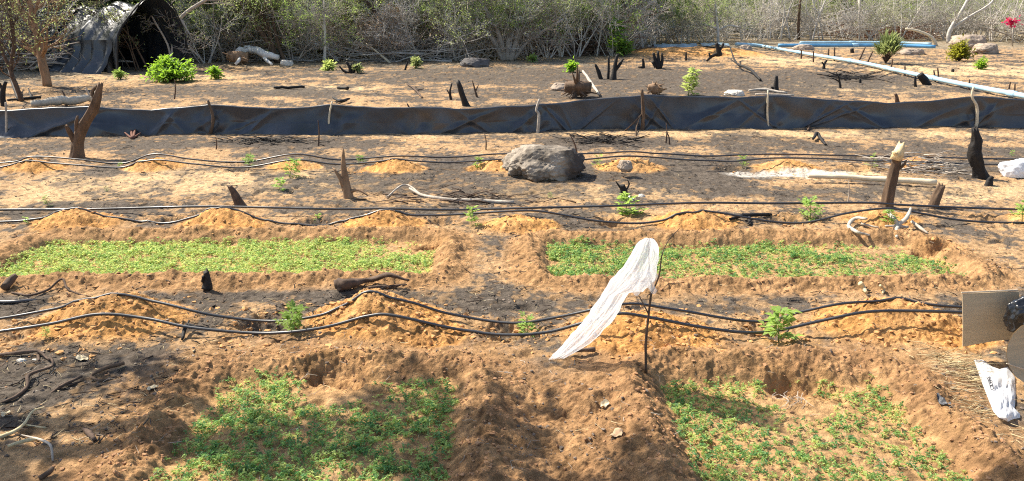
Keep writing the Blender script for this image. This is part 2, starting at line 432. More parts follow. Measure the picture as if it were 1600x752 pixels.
HG = {}
def build_ground():
    py = np.concatenate([np.linspace(790, 60, 980), np.linspace(59, 12, 70)])
    ys = np.array([P(800, p)[1] for p in py])
    ys = np.concatenate([np.linspace(-9, ys[0], 40)[:-1], ys, [250, 400, 700, 1200]])
    W = 1.12 * .64 * (CT * np.maximum(ys, 0) + .575) + .5
    u = np.linspace(-1, 1, 1240)
    ex = np.array([1.06, 1.15, 1.3, 1.55, 2, 3, 5])
    u = np.concatenate([-ex[::-1], u, ex])
    X = u[None, :] * W[:, None]
    Y = np.repeat(ys[:, None], len(u), 1)
    fl = Y.ravel(); xl = X.ravel()
    z, ridge, inbed, orange, w1 = terrain(xl, fl, True)
    ash = patches(xl, fl, ASH, 90); sand = patches(xl, fl, SAND, 95)
    n1 = fbm(xl * 1.1, fl * 1.1, 101, 4); n2 = fbm(xl * 5, fl * 5, 103, 3); n3 = fbm(xl * 16, fl * 16, 105, 2)
    far = sst(11, 14, fl)
    base_ash = sst(-.30, .40, n1 + .8 * n2 + .6 * n3 - .02) * (.86 + .08 * far)
    ash = np.clip(ash * (1.12 + 1.0 * n2 + .6 * n3) + base_ash * (1 - .5 * np.minimum(sand, 1)), 0, 1)
    fl1 = sst(.20, .42, pn(xl * 9, fl * 7, 131)) * .55 + sst(.18, .4, pn(xl * 21, fl * 15, 132)) * .55 * (1 - sst(10, 16, fl)) + sst(.18, .45, pn(xl * 4.3, fl * 2.6, 133)) * .5 * sst(10, 16, fl)
    ash = np.clip(ash + fl1 * (.35 + .65 * sst(-.4, .3, n1)), 0, 1)
    ash = ash * (1 - orange) * (1 - .8 * ridge) * (1 - .6 * inbed)
    c = lambda *k: np.array(k)[None, :]
    tan, org, brn, ashc, sndc = c(.44, .275, .14), c(.55, .272, .085), c(.355, .20, .090), c(.080, .068, .056), c(.66, .46, .25)
    C = tan * np.ones((len(xl), 1))
    def mix(a, col): 
        return C * (1 - a[:, None]) + col * a[:, None]
    C = mix(np.clip(sand * .8, 0, 1), sndc)
    wht = patches(xl, fl, [(1235, 271, 90, 5, 1.6), (1530, 247, 0.1, 0.1, 0)], 97)
    C = mix(np.clip(ridge * .9, 0, 1), brn)
    C = mix(inbed * .7, c(.46, .27, .12))
    orv = orange * np.clip(.82 + .5 * fbm(xl * 1.7, fl * 1.7, 140, 3), .35, 1)
    C = mix(orv, org)
    C = mix(sst(.08, .85, ash) * .95, ashc)
    C = mix(np.clip(wht, 0, 1) * .7, c(.62, .56, .48))
    # wetter, darker earth dug out by the near beds, plus trough shade painted in
    dk = np.clip(sst(-.1, .35, fbm(xl * 2.7, fl * 2.7, 120, 3)) + .5 * np.exp(-((xl - .27) / .5) ** 4), 0, 1) * ridge * (fl < 5)
    C = mix(dk * .45, c(.22, .115, .055))
    brushline = 26 + 9 * sst(2, 6, xl) - 6 * sst(8, 14, -xl)
    und = sst(-2, 2.5, fl - brushline + 2 * n1)
    C = mix(und * .8, c(.24, .20, .14))
    C = C * (1 + .40 * n2 + .60 * n3)[:, None] * (1 + .12 * n1)[:, None]
    C = np.clip(C, .01, .9)
    nr, nc = X.shape
    V = np.stack([xl, fl, z], 1)
    HG['ys'], HG['W'], HG['u'], HG['Z'] = ys, W, u, z.reshape(X.shape)
    i = np.arange(nr - 1)[:, None] * nc + np.arange(nc - 1)[None, :]
    Q = np.stack([i, i + 1, i + nc + 1, i + nc], -1).reshape(-1, 4)
    m = bpy.data.materials.new('burnt_sandy_soil'); m.use_nodes = True
    N = m.node_tree.nodes; L = m.node_tree.links; bs = N['Principled BSDF']
    at = N.new('ShaderNodeAttribute'); at.attribute_name = 'soil'
    tc = N.new('ShaderNodeTexCoord')
    nz = N.new('ShaderNodeTexNoise'); nz.inputs['Scale'].default_value = 24; nz.inputs['Detail'].default_value = 9; nz.inputs['Roughness'].default_value = .85
    L.new(tc.outputs['Object'], nz.inputs['Vector'])
    mr = N.new('ShaderNodeMapRange'); mr.inputs[1].default_value = .3; mr.inputs[2].default_value = .7; mr.inputs[3].default_value = .45; mr.inputs[4].default_value = 1.5
    L.new(nz.outputs[0], mr.inputs[0])
    mu = N.new('ShaderNodeVectorMath'); mu.operation = 'MULTIPLY'
    L.new(at.outputs['Color'], mu.inputs[0]); L.new(mr.outputs[0], mu.inputs[1]); L.new(mu.outputs[0], bs.inputs['Base Color'])
    nb = N.new('ShaderNodeTexNoise'); nb.inputs['Scale'].default_value = 45; nb.inputs['Detail'].default_value = 8; nb.inputs['Roughness'].default_value = .7
    L.new(tc.outputs['Object'], nb.inputs['Vector'])
    bp = N.new('ShaderNodeBump'); bp.inputs['Strength'].default_value = 1.0; bp.inputs['Distance'].default_value = .02
    L.new(nb.outputs[0], bp.inputs['Height']); L.new(bp.outputs[0], bs.inputs['Normal'])
    bs.inputs['Roughness'].default_value = .95; bs.inputs['Specular IOR Level'].default_value = .12
    ob = np_mesh('ground', V, Q, m)
    a = ob.data.color_attributes.new('soil', 'FLOAT_COLOR', 'POINT')
    a.data.foreach_set('color', np.concatenate([C, np.ones((len(C), 1))], 1).astype(np.float32).ravel())
    ob['kind'] = 'structure'
    return ob
ground = build_ground()
terrain_fn = terrain
def terrain(x, y, full=False):
    """height of the finished ground mesh (interpolated)"""
    if full: return terrain_fn(x, y, True)
    x = np.asarray(x, float); y = np.asarray(y, float)
    ys, W, u, Z = HG['ys'], HG['W'], HG['u'], HG['Z']
    r = np.clip(np.searchsorted(ys, y) - 1, 0, len(ys) - 2); t = np.clip((y - ys[r]) / (ys[r + 1] - ys[r]), 0, 1)
    def row(k):
        v = x / W[k]; c = np.clip(np.searchsorted(u, v) - 1, 0, len(u) - 2); f = np.clip((v - u[c]) / (u[c + 1] - u[c]), 0, 1)
        return Z[k, c] * (1 - f) + Z[k, c + 1] * f
    return row(r) * (1 - t) + row(r + 1) * t

# ------------------------------------------------------------ helpers for things that lie or stand on the ground
def top(px, py):
    """ground point under a photo pixel"""
    return Vector(place(px, py))

def thing_mesh(name, mb, m, loc, label, cat, group=None, kind=None, smooth=True):
    o = mb.build(name, m, None, Vector(loc), smooth)
    return tag(o, label, cat, group, kind)

def upright(base, pts):
    """points of an upright branch: base pixel on the ground, the rest pixels at the same distance (+ depth offset)"""
    b = top(*base)
    out = [b - Vector((0, 0, .04))]
    for p in pts:
        q = PA(p[0], p[1], b.y + (p[2] if len(p) > 2 else 0))
        out.append(Vector(q))
    return b, out

def lying(pts, r):
    out = []
    for p in pts:
        q = top(p[0], p[1]); q.z += r * .6 + (p[2] if len(p) > 2 else 0)
        out.append(q)
    return out

def log(name, label, cat, base, pts, widths, m, n=14, rough=.22, jag=0.0, group=None, extra=(), part=None):
    """an upright stump or stake; widths are full widths in photo pixels"""
    b, q = upright(base, pts)
    s = scl(b.y)
    mb = MB()
    k = 5
    path = smooth_path(q, k)
    w = np.interp(np.linspace(0, 1, len(path)), np.linspace(0, 1, len(widths)), widths) / s / 2
    if widths[0] > 9: w = w * (1 + (.4 if m != char else .12) * np.exp(-np.arange(len(path)) / 1.6))
    mb.tube(path, list(w), n, rough, RNG.random() * 50, jag)
    for (b2, p2, w2, j2) in extra:
        bb = Vector(PA(b2[0], b2[1], b.y + (b2[2] if len(b2) > 2 else 0)))
        pp = [bb] + [Vector(PA(x[0], x[1], b.y + (x[2] if len(x) > 2 else 0))) for x in p2]
        path = smooth_path(pp, 4)
        w = np.interp(np.linspace(0, 1, len(path)), np.linspace(0, 1, len(w2)), w2) / s / 2
        mb.tube(path, list(w), max(6, n - 6), rough, RNG.random() * 50, j2)
    return thing_mesh(name, mb, m, b, label, cat, group)

def stick(name, label, cat, pts, widths, m, group=None, extra=(), n=7, rough=.25):
    D = top(pts[0][0], pts[0][1]).y; s = scl(D)
    mb = MB()
    def one(pp, ww):
        r0 = max(ww) / s / 2
        path = smooth_path(lying(pp, r0), 5)
        path = [Vector(p) + Vector((0, 0, r0 * .5 * mn.noise(Vector(p) * 9))) for p in path]
        w = np.interp(np.linspace(0, 1, len(path)), np.linspace(0, 1, len(ww)), ww) / s / 2
        mb.tube(path, list(w), n, rough, RNG.random() * 50)
    one(pts, widths)
    for pp, ww in extra: one(pp, ww)
    return thing_mesh(name, mb, m, top(pts[0][0], pts[0][1]), label, cat, group)

def rock(name, label, base, w, h, d, m, seed, flat=.25, group=None, crack=.0, cat='rock'):
    b = top(*base); s = scl(b.y)
    bm = bmesh.new(); bmesh.ops.create_icosphere(bm, subdivisions=6 if w > 100 else 5, radius=1)
    for v in bm.verts:
        q = v.co.normalized(); o = Vector((seed, seed * .7, 0))
        r = 1 + .30 * mn.noise(q * 1.1 + o) + .18 * mn.noise(q * 2.6 + o) + .09 * mn.noise(q * 6 + o) + .06 * mn.noise(q * 14 + o) + .03 * mn.noise(q * 30 + o)
        c = mn.voronoi(q * 1.7 + o)[0]
        r -= .16 * max(0, .16 - (c[1] - c[0])) * 3
        e = q * r
        for ax in (Vector((.55, -.8, .05)), Vector((-.8, -.3, .35)), Vector((.1, .1, 1)), Vector((.9, -.3, .25)), Vector((-.2, -.9, .5))):
            ax = ax.normalized(); dd = e.dot(ax) - .80
            if dd > 0: e -= ax * dd * .6
        v.co = Vector((e.x * w / s / 2, e.y * d / s / 2, (e.z + .55) * h / s / 1.5))
    me = bpy.data.meshes.new(name); bm.to_mesh(me); bm.free()
    me.polygons.foreach_set('use_smooth', [True] * len(me.polygons)); me.materials.append(m)
    o = bpy.data.objects.new(name, me); COL.objects.link(o); o.location = b + Vector((0, d / s * .35, -.02))
    return tag(o, label, cat, group)

# ------------------------------------------------------------ the low plastic fence
def build_fence():
    tx = [-260, 0, 60, 150, 240, 330, 420, 510, 570, 640, 700, 830, 900, 1003, 1090, 1200, 1290, 1380, 1440, 1523, 1600, 1860]
    ty = [168, 174, 170, 165, 172, 164, 168, 166, 165, 169, 168, 166, 156, 149, 150, 151, 154, 160, 157, 152, 155, 160]
    bx_ = [-260, 0, 150, 330, 640, 830, 1000, 1200, 1300, 1450, 1600, 1860]
    by_ = [213, 213, 212, 209, 208, 207, 203, 200, 199, 198, 200, 202]
    posts = [12, 328, 516, 645, 840, 1003, 1200, 1523]
    base = place(800, 207)
    root = empty('plastic_fence', base, 'long low fence of black plastic sheet stretched between thin wooden stakes across the field', 'fence')
    nu, nv = 2200, 34
    pxs = np.linspace(-260, 1860, nu + 1)
    pp_ = [-260] + posts + [1860]
    def sag(px):
        for a, b in zip(pp_[:-1], pp_[1:]):
            if a <= px <= b: return 2.6 * math.sin(math.pi * (px - a) / (b - a)) + 1.2 * mn.noise(Vector((px * .03, 0, 0)))
        return 0
    mb = MB()
    line = []
    for px in pxs:
        g = P(px, np.interp(px, bx_, by_) + .4 * math.sin(px * .02), 0.0); g[2] = float(terrain(g[0], g[1])); t = PA(px, np.interp(px, tx, ty) + .8 * math.sin(px * .045) + sag(px), g[1])
        line.append((g, t))
    pl = [(place(p, np.interp(p, bx_, by_))[0]) for p in posts]
    def fn(u, v):
        g, t = line[int(round(u * nu))]
        hgt = t[2] - g[2]
        x = g[0]; z = g[2] - .03 + (hgt + .03) * min(v / .94, 1)
        q = Vector((x, 0, z * 1.0))
        d = .05 * mn.noise(Vector((x * 1.1, 3.3, z * .9))) + .018 * mn.noise(Vector((x * 3.1 + z * 2.5, 1, z * 3.0)))
        vv = v / .94
        for k, p in enumerate(pl):
            dx = x - p; ax = abs(dx)
            if ax < 2.2:
                fade = math.exp(-ax / .75)
                # folds that fan out from the stake's top and bottom
                a1 = math.atan2((1 - vv) * hgt + .02, ax + .05); a2 = math.atan2(vv * hgt + .02, ax + .05)
                am_ = fade * min(ax / .15, 1) * (1 if dx > 0 else .8)
                d += am_ * (.016 * math.sin(a1 * 7 + k * 2.1) + .012 * math.sin(a2 * 8 + k * 1.3 + (1 if dx > 0 else 0)))
        # long diagonal tension creases
        for (cx, sl_, am, wd) in CREASE:
            e = ((x - cx) - sl_ * (z - g[2])) / math.sqrt(1 + sl_ * sl_)
            if abs(e) < wd: d += am * (1 - abs(e) / wd) ** 1.4 * math.sin(math.pi * min(max(vv, 0), 1)) ** .6
        d += .035 * math.sin(math.pi * min(vv, 1)) * mn.noise(Vector((x * .55, 9, 0)))
        bl = .07 + .10 * max(0, mn.noise(Vector((x * .45, 2, 7))) + .15) * 2 + .12 * math.exp(-((x + 7.6) / 2.2) ** 2)
        d += bl * (1 - min(vv, 1)) ** 1.6 * (.7 + .6 * mn.noise(Vector((x * 1.9, 4, z * 2)))) - .03
        if v > .94:                      # rolled top hem
            a = (v - .94) / .06 * 2.6
            rr = .018 + .008 * mn.noise(Vector((x * 2, 0, 5)))
            return (x, g[1] - d * .3 + rr * (1 - math.cos(a)), z + rr * math.sin(a) * .8)
        k = math.sin(math.pi * min(vv * .5 + .5, 1)) if vv > .5 else 1
        return (x, g[1] - d * (.35 + .65 * k), z)
    r2 = random.Random(5)
    global CREASE
    CREASE = [(r2.uniform(-11, 11), r2.choice([-1, 1]) * r2.uniform(.5, 2.6), r2.uniform(.015, .045), r2.uniform(.03, .12)) for _ in range(44)]
    mb.grid(fn, nu, nv)
    sh = mb.build('plastic_sheet', sheet_m, None); sh.parent = root
    sh.data.transform(Matrix.Translation(-Vector(base)))
    spec = {12: ('pale thin stake', wood_grey, 4, [(10, 190), (9, 160)]), 328: ('brown leaning stake', bark, 6, [(333, 186), (325, 157)]),
            516: ('pale crooked stake', wood_pale, 4, [(514, 185), (519, 159)]), 645: ('dark leaning stake', wood_dark, 4, [(650, 190), (636, 162)]),
            840: ('pale crooked stake', wood_grey, 5, [(842, 180), (838, 172), (843, 155)]), 1003: ('thick brown stake', bark, 7, [(1005, 175), (1003, 140)]),
            1200: ('pale straight stake', wood_pale, 4, [(1199, 175), (1200, 141)]), 1523: ('whitish crooked stake', wood_pale, 5, [(1527, 182), (1526, 165), (1519, 152), (1521, 136)])}
    for p in posts:
        lab, m, w, pts = spec[p]
        g = place(p, np.interp(p, bx_, by_)); D = g[1] - .05; s = scl(D)
        q = [Vector((g[0], D, g[2] - .06))] + [Vector(PA(a, b, D)) for a, b in pts]
        m2 = MB(); path = smooth_path(q, 5)
        m2.tube(path, list(np.linspace(w, w * .65, len(path)) / s / 2), 8, .25, p)
        if p == 1003:
            m2.tube([Vector(PA(1003, 178, D)), Vector(PA(990, 192, D - .05)), Vector(place(976, 205))], [.014, .012, .010], 6, .2, 2)
            m2.tube([Vector(PA(1000, 180, D)), Vector(PA(994, 200, D - .12)), Vector(place(994, 213))], [.012, .010, .009], 6, .2, 3)
        o = m2.build('stake', m, None); o.parent = root; o.data.transform(Matrix.Translation(-Vector(base))); o['label'] = lab
    return root
build_fence()

# ------------------------------------------------------------ hoses
def hose(label, cat, pts, D_py, r, m, group, sagfix=.004):
    Dl = P(800, D_py)[1]
    fine = smooth_path([(a, b, 0) for a, b in pts], 14)
    out = []
    for (a, b, _) in fine:
        D = Dl + .03 * math.sin(a * .011) + .015 * math.sin(a * .037)
        q = PA(a, b, D)
        t = float(terrain(q[0], q[1])) + r * .9
        z = min(max(q[2], t), t + .13)
        out.append([q[0], q[1], z])
    out = np.array(out)
    zz = out[:, 2].copy()
    for _ in range(3): zz[1:-1] = .25 * zz[:-2] + .5 * zz[1:-1] + .25 * zz[2:]
    out[:, 2] = np.maximum(zz, terrain(out[:, 0], out[:, 1]) + r * .45)
    mb = MB(); mb.tube([tuple(p) for p in out], r, 10)
    mid = out[len(out) // 2]
    return thing_mesh('irrigation_hose', mb, m, mid, label, 'hose', group)
G = 'black irrigation hoses laid along the rows of young plants'
hose('thick black hose, upper of the two crossing the nearest row of soil mounds', 'hose',
     [(-220, 505), (-60, 503), (0, 498), (90, 482), (180, 463), (250, 473), (330, 492), (420, 502), (500, 493), (590, 467), (640, 472), (700, 490), (800, 505), (880, 494), (975, 475),
      (1050, 483), (1180, 503), (1250, 488), (1320, 474), (1400, 472), (1500, 480), (1640, 486), (1850, 490)], 508, .0090, hose_m, G)
hose('thick black hose, lower of the two crossing the nearest row of soil mounds', 'hose',
     [(-220, 526), (-60, 524), (0, 518), (80, 506), (155, 491), (230, 498), (300, 512), (410, 521), (500, 513), (575, 494), (615, 493), (700, 512), (780, 523), (850, 520), (910, 505),
      (965, 490), (1020, 497), (1100, 512), (1190, 520), (1280, 502), (1350, 488), (1420, 486), (1500, 488), (1640, 492), (1850, 498)], 527, .0098, hose_m, G)
hose('straight black hose on the far side of the middle row of mounds', 'hose',
     [(-220, 330), (0, 328), (150, 327), (300, 323), (400, 324), (530, 327), (600, 326), (700, 328), (830, 325), (950, 322), (1100, 317), (1200, 318), (1350, 317), (1420, 321), (1600, 328), (1850, 335)], 336, .0110, hose_m, G)
hose('wavy black hose on the near side of the middle row of mounds', 'hose',
     [(-220, 352), (0, 347), (60, 342), (130, 334), (200, 346), (260, 349), (300, 340), (350, 328), (420, 346), (490, 353), (530, 349), (600, 338), (700, 336), (800, 330), (850, 331),
      (930, 345), (1000, 349), (1060, 340), (1110, 331), (1200, 346), (1260, 348), (1320, 334), (1380, 326), (1420, 330), (1500, 344), (1600, 349), (1850, 352)], 351, .0098, hose_m, G)
hose('thin dusty hose nearest the plastic fence, running behind the far mounds', 'hose',
     [(-220, 258), (0, 255), (50, 245), (120, 249), (190, 256), (240, 241), (300, 249), (380, 254), (460, 241), (530, 250), (620, 244), (700, 246), (790, 240), (900, 240), (1000, 237), (1100, 244), (1200, 241), (1400, 245), (1500, 247), (1600, 249), (1850, 252)], 256, .010, hose_old, G)
hose('thin dusty hose draped over the front of the far mounds', 'hose',
     [(-220, 266), (0, 264), (50, 254), (120, 258), (190, 262), (240, 250), (300, 256), (380, 262), (460, 250), (530, 257), (620, 251), (700, 254), (790, 249), (900, 250), (985, 244), (1100, 251), (1230, 247), (1400, 252), (1500, 256), (1600, 258), (1850, 262)], 265, .010, hose_old, G)

# ------------------------------------------------------------ stumps and burnt posts
log('tree_stump', 'tall leaning brown stump with a side limb in front of the fence at left', 'stump', (120, 247),
    [(122, 222), (132, 195), (148, 165), (157, 132)], [18, 16, 15, 14, 8], bark, 26, .34, .05,
    extra=[((117, 222), [(108, 205, -.05), (104, 197, -.08)], [10, 7, 4], .03), ((124, 212), [(119, 195, -.06), (121, 183, -.08)], [8, 6, 3], .03), ((150, 160), [(144, 145), (152, 134)], [6, 5, 3], .02)])
log('splintered_stump', 'splintered grey brown stump split into two upright shards', 'stump', (545, 308),
    [(541, 285), (537, 262), (536, 238)], [15, 12, 9, 4], bark_tan, 22, .35, .06,
    extra=[((541, 300), [(532, 280, -.03), (523, 265, -.04)], [9, 7, 3], .04), ((546, 300), [(560, 297, -.02), (575, 306, -.05)], [6, 4, 2], 0)])
log('short_stump', 'short slanting brown stump poking out of a mound beside the middle hose', 'stump', (377, 322), [(368, 308), (359, 292)], [17, 11, 6], wood_dark, 10, .35, .05)
log('charred_stub', 'small charred stub behind the left far seedling bed\'s near ridge', 'stump', (322, 443), [(323, 435), (322, 426)], [15, 11, 8], char, 10, .35, .03,
    extra=[((318, 440), [(317, 432, -.02)], [7, 4], .01)])
log('chopped_stump', 'tall chopped stump with a pale broken top standing by the middle hoses', 'stump', (1385, 324), [(1391, 290), (1398, 262), (1402, 243)], [16, 15, 14, 12], bark, 26, .3, .02,
    extra=[((1397, 268), [(1412, 258, -.03), (1416, 251, -.04)], [5, 4, 2], .01)])
b_, q_ = upright((1385, 324), [(1399, 250), (1405, 236), (1409, 226)])
mbt = MB(); mbt.tube([Vector(PA(1399, 250, b_.y - .01)), Vector(PA(1403, 240, b_.y - .01)), Vector(PA(1408, 227, b_.y))], [.055, .05, .03], 10, .4, 3, .04)
mbt.tube([Vector(PA(1402, 242, b_.y - .03)), Vector(PA(1397, 238, b_.y - .04))], [.03, .015], 8, .3, 5, .02)
broken = mbt.build('broken_top', mat('split_wood', (.70, .52, .28), .8, .3, 20, .006, 50), None, b_)
st = bpy.data.objects['chopped_stump']; broken.parent = st; broken.location = (0, 0, 0)
log('angled_stump', 'short sharply slanting stump holding the end of the peeled pole', 'stump', (1456, 325), [(1463, 308), (1471, 291)], [14, 15, 11], bark, 22, .3, .03)
log('burnt_post', 'tall jet black burnt post in front of the fence near the whitish stake', 'post', (1533, 279), [(1529, 262), (1523, 240), (1526, 222), (1523, 202)], [22, 17, 19, 14, 8], char, 26, .42, .05)
log('charred_stub', 'short fat charred stub next to the foot of the black post', 'stump', (1543, 290), [(1546, 283), (1550, 277)], [14, 10, 5], char, 9, .4, .02)
log('burnt_stub', 'black burnt stub rising behind the sapling and white scraps by the middle hose', 'stump', (977, 311), [(975, 300), (972, 290)], [13, 11, 8], char, 9, .35, .03,
    extra=[((974, 300), [(966, 289), (962, 283)], [4, 3, 1.5], 0), ((978, 298), [(983, 288), (980, 281)], [3, 2.5, 1.2], 0)])
log('burnt_post', 'slim leaning burnt post just behind the fence left of centre', 'post', (729, 166), [(723, 150), (716, 129)], [12, 9, 6], char, 9, .3, .05)
log('burnt_twig_stub', 'thin branching burnt stub beside the slim leaning post', 'stump', (705, 156), [(703, 145), (706, 130)], [5, 4, 2], char, 7, .3, 0,
    extra=[((703, 148), [(698, 140)], [3, 1.5], 0)])
log('dead_shrub_stem', 'thin dry branching stem right of the slim leaning post', 'stump', (746, 151), [(742, 140), (738, 126)], [4, 3, 1.5], wood_dark, 6, .2, 0,
    extra=[((743, 143), [(748, 132)], [2.5, 1.2], 0)])
# burnt forked stems right of centre, behind the fence
log('burnt_forked_stem', 'black burnt stem forked in two above the bare ash behind the fence', 'stump', (958, 125), [(960, 112), (962, 98), (964, 86)], [11, 7, 6, 4], char, 9, .25, .03,
    extra=[((960, 112), [(967, 103), (974, 92)], [6, 5, 3], .02)])
log('burnt_stake', 'thin straight burnt stake between the forked and the leaning burnt stems', 'post', (950, 124), [(951, 106), (951, 88)], [5, 4, 3], char, 7, .2, .02)
log('burnt_stake', 'leaning burnt stake left of the forked burnt stem', 'post', (940, 124), [(935, 112), (930, 101)], [7, 6, 3], char, 7, .3, .02)
log('burnt_clump', 'clump of four stubby burnt stems in front of the orange soil bank', 'stump', (1030, 107), [(1024, 95), (1021, 84)], [7, 6, 4], char, 8, .3, .04,
    extra=[((1030, 107), [(1029, 95), (1028, 81)], [7, 6, 4], .04), ((1032, 106), [(1035, 95), (1034, 83)], [7, 5, 3], .03), ((1025, 105), [(1019, 97)], [6, 4], .02)])
log('charred_stub', 'small charred stub left of the clump of burnt stems', 'stump', (1005, 107), [(1005, 98), (1004, 92)], [6, 4, 3], char, 7, .3, .02, extra=[((1004, 105), [(997, 105)], [4, 2], 0)])
log('burnt_forked_stem', 'burnt forked stem growing out of the orange soil bank', 'stump', (1124, 86), [(1122, 76), (1119, 68)], [9, 7, 5], char, 8, .3, .03,
    extra=[((1123, 80), [(1128, 73), (1130, 68)], [6, 5, 3], .02), ((1122, 84), [(1112, 88), (1104, 96)], [6, 5, 3], 0), ((1110, 90), [(1108, 83)], [4, 3], 0)])
log('burnt_stake', 'tiny burnt stake at the foot of the orange soil bank', 'post', (1072, 93), [(1072, 86), (1072, 81)], [4, 3, 2], char, 6, .2, 0)
log('burnt_stub', 'upright burnt stub just behind the fence beside the straight pale stake', 'stump', (1212, 141), [(1213, 130), (1213, 119)], [10, 7, 4], char, 8, .3, .03, extra=[((1210, 139), [(1205, 136)], [6, 3], 0)])
log('burnt_stub', 'small burnt stub poking over the fence top below the blue pipe', 'stump', (1403, 160), [(1401, 152), (1399, 147)], [7, 6, 4], wood_dark, 7, .3, .02)
log('burnt_stub', 'thick black burnt stub leaning against the blue pipe', 'stump', (1450, 133), [(1443, 124), (1438, 116)], [11, 11, 9], char, 9, .25, .02)
log('burnt_stake', 'short dark stake against the blue pipe left of the thick black stub', 'post', (1431, 136), [(1430, 127), (1430, 119)], [5, 4, 3], char, 7, .2, 0)
log('burnt_twig_stub', 'crooked burnt sprout with side twigs on the grey ash patch', 'stump', (1314, 138), [(1312, 128), (1310, 118)], [4, 3, 2], char, 6, .2, 0,
    extra=[((1312, 128), [(1300, 122), (1296, 124)], [2.5, 1.5, 1], 0), ((1311, 122), [(1306, 112)], [2.5, 1], 0)])
log('charred_stub', 'small Y shaped charred stub below the upper stretch of the blue pipe', 'stump', (1288, 108), [(1288, 101), (1292, 94)], [6, 4, 3], char, 7, .3, 0, extra=[((1288, 102), [(1284, 97)], [3, 2], 0)])
log('charred_stub', 'tiny charred stub right of the grey ash patch', 'stump', (1344, 130), [(1344, 123)], [5, 3], char, 6, .2, 0)
log('charred_stub', 'tiny charred stub on the sand between the spiky bush and the far blue pipe', 'stump', (1332, 83), [(1331, 76)], [6, 5], char, 7, .3, 0)
log('charred_stub', 'tiny charred knob on the pale sand left of the small green tuft', 'stump', (1489, 113), [(1489, 108)], [5, 4], char, 6, .3, 0)
log('burnt_clump', 'low burnt clump of stubs with a white rag left of centre near the thicket', 'stump', (548, 115), [(546, 104), (541, 97)], [6, 5, 3], char, 8, .3, .03,
    extra=[((545, 115), [(536, 110), (530, 103)], [5, 4, 2], 0), ((551, 114), [(555, 105), (561, 104)], [6, 5, 3], .02), ((547, 113), [(548, 101)], [6, 4], .03)])
log('burnt_twig_stub', 'thin forked burnt twig near the thicket left of the dark rock', 'stump', (632, 109), [(636, 100), (637, 94)], [4, 3, 2], char, 6, .2, 0)
log('burnt_stub', 'dark burnt stub at the left edge rising behind the fence', 'stump', (6, 166), [(4, 145), (9, 128)], [9, 8, 5], char, 8, .3, .02, extra=[((5, 146), [(0, 130)], [5, 3], 0)])
stick('burnt_branch', 'black burnt branch lying on the ground in front of the left trees', 'branch', [(64, 156, .03), (40, 157, .02), (12, 158, 0)], [5, 5, 3], char, extra=[([(30, 159), (22, 147, .3), (18, 137, .6)], [5, 5, 3]), ([(50, 156), (46, 148, .12)], [4, 2])])
log('dead_shrub_stem', 'bleached forked dead stem behind the fence near the tall leaning stump', 'stump', (143, 157), [(138, 146), (133, 140)], [5, 3, 2], wood_grey, 6, .2, 0,
    extra=[((142, 156), [(149, 145), (153, 137)], [5, 4, 2], 0), ((138, 146), [(134, 136)], [3, 1.5], 0)])
log('dead_shrub_stem', 'pair of short dead stems behind the fence by the left fallen log', 'stump', (104, 166), [(101, 150), (97, 142)], [4, 3, 2], wood_dark, 6, .2, 0)
# thin twigs standing in the ground in front of the fence
for i, (bx, by, tx_, ty_, w, lab) in enumerate([
    (497, 228, 497, 188, 3, 'thin dry twig standing upright in front of the fence beside the pale crooked stake'),
    (903, 240, 889, 208, 3, 'thin slanting dry twig standing behind the big boulder'),
    (1040, 224, 1041, 193, 3, 'taller of two thin dark twigs before the fence near the thick brown stake'),
    (1046, 226, 1042, 206, 3, 'second shorter thin dark twig leaning beside its taller neighbour'),
    (759, 234, 757, 208, 2.5, 'short thin twig standing left of the big boulder in front of the fence'),
    (337, 234, 337, 214, 2.5, 'short thin twig standing below the brown leaning fence stake'),
    (272, 155, 273, 124, 2.5, 'thin dark twig standing below the bright green bush'),
    (1325, 316, 1326, 283, 2.2, 'thin pale twig standing under the peeled pole')]):
    log('standing_twig', lab, 'twig', (bx, by), [((bx + tx_) / 2 + 1.5, (by + ty_) / 2), (tx_, ty_)], [w, w * .8, w * .4], wood_dark if i != 7 else wood_grey, 6, .2, 0, 'thin dry twigs standing in the ground')

# ------------------------------------------------------------ rocks
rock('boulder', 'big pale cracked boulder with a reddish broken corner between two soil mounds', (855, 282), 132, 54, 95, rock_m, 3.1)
rock('rock', 'dark rounded rock at the foot of the thicket', (742, 105), 48, 15, 30, rock_dark, 8.2)
rock('rock', 'flat tan rock beside the uprooted root clump behind the fence', (876, 142), 34, 13, 30, rock_tan, 12.4)
rock('rock', 'long flat pale stone lying behind the fence below the curved burnt stick', (1150, 150), 32, 10, 30, mat('pale_stone', (.60, .54, .46), .9, .2, 6, .01, 20), 15.5)
rock('rock', 'grey rock beside the start of the blue pipe', (1165, 82), 26, 12, 20, rock_tan, 18.9)
rock('rock', 'low grey rock under the far deep blue pipe', (1258, 79), 34, 10, 20, rock_tan, 21.7)
rock('rock', 'low brown rock right of the spiky bush', (1428, 86), 44, 11, 25, rock_tan, 24.2)
rock('rock', 'largest tan rock of the heap behind the yellow green bush', (1520, 78), 52, 24, 40, rock_tan, 27.2)
rock('rock', 'brown rock leaning at the right of the heap behind the yellow bush', (1545, 84), 42, 17, 30, rock_tan, 29.6)
rock('rock', 'small upright rock on top in the heap behind the yellow bush', (1535, 72), 20, 17, 20, rock_tan, 32.6)
rock('rock', 'small dark rock in front of the soil mound right of the big boulder', (978, 264), 24, 15, 20, rock_tan, 35.1)
rock('stone', 'chalky white stone lying on the ash at the left edge', (30, 566), 18, 9, 12, mat('white_stone', (.58, .53, .45), .9, .2, 9, .005, 40), 38.1, cat='stone')
rock('stone', 'smaller chalky white stone right of its larger neighbour at the left edge', (52, 563), 11, 6, 8, mat('white_stone', (.72, .68, .60)), 41.1, cat='stone')
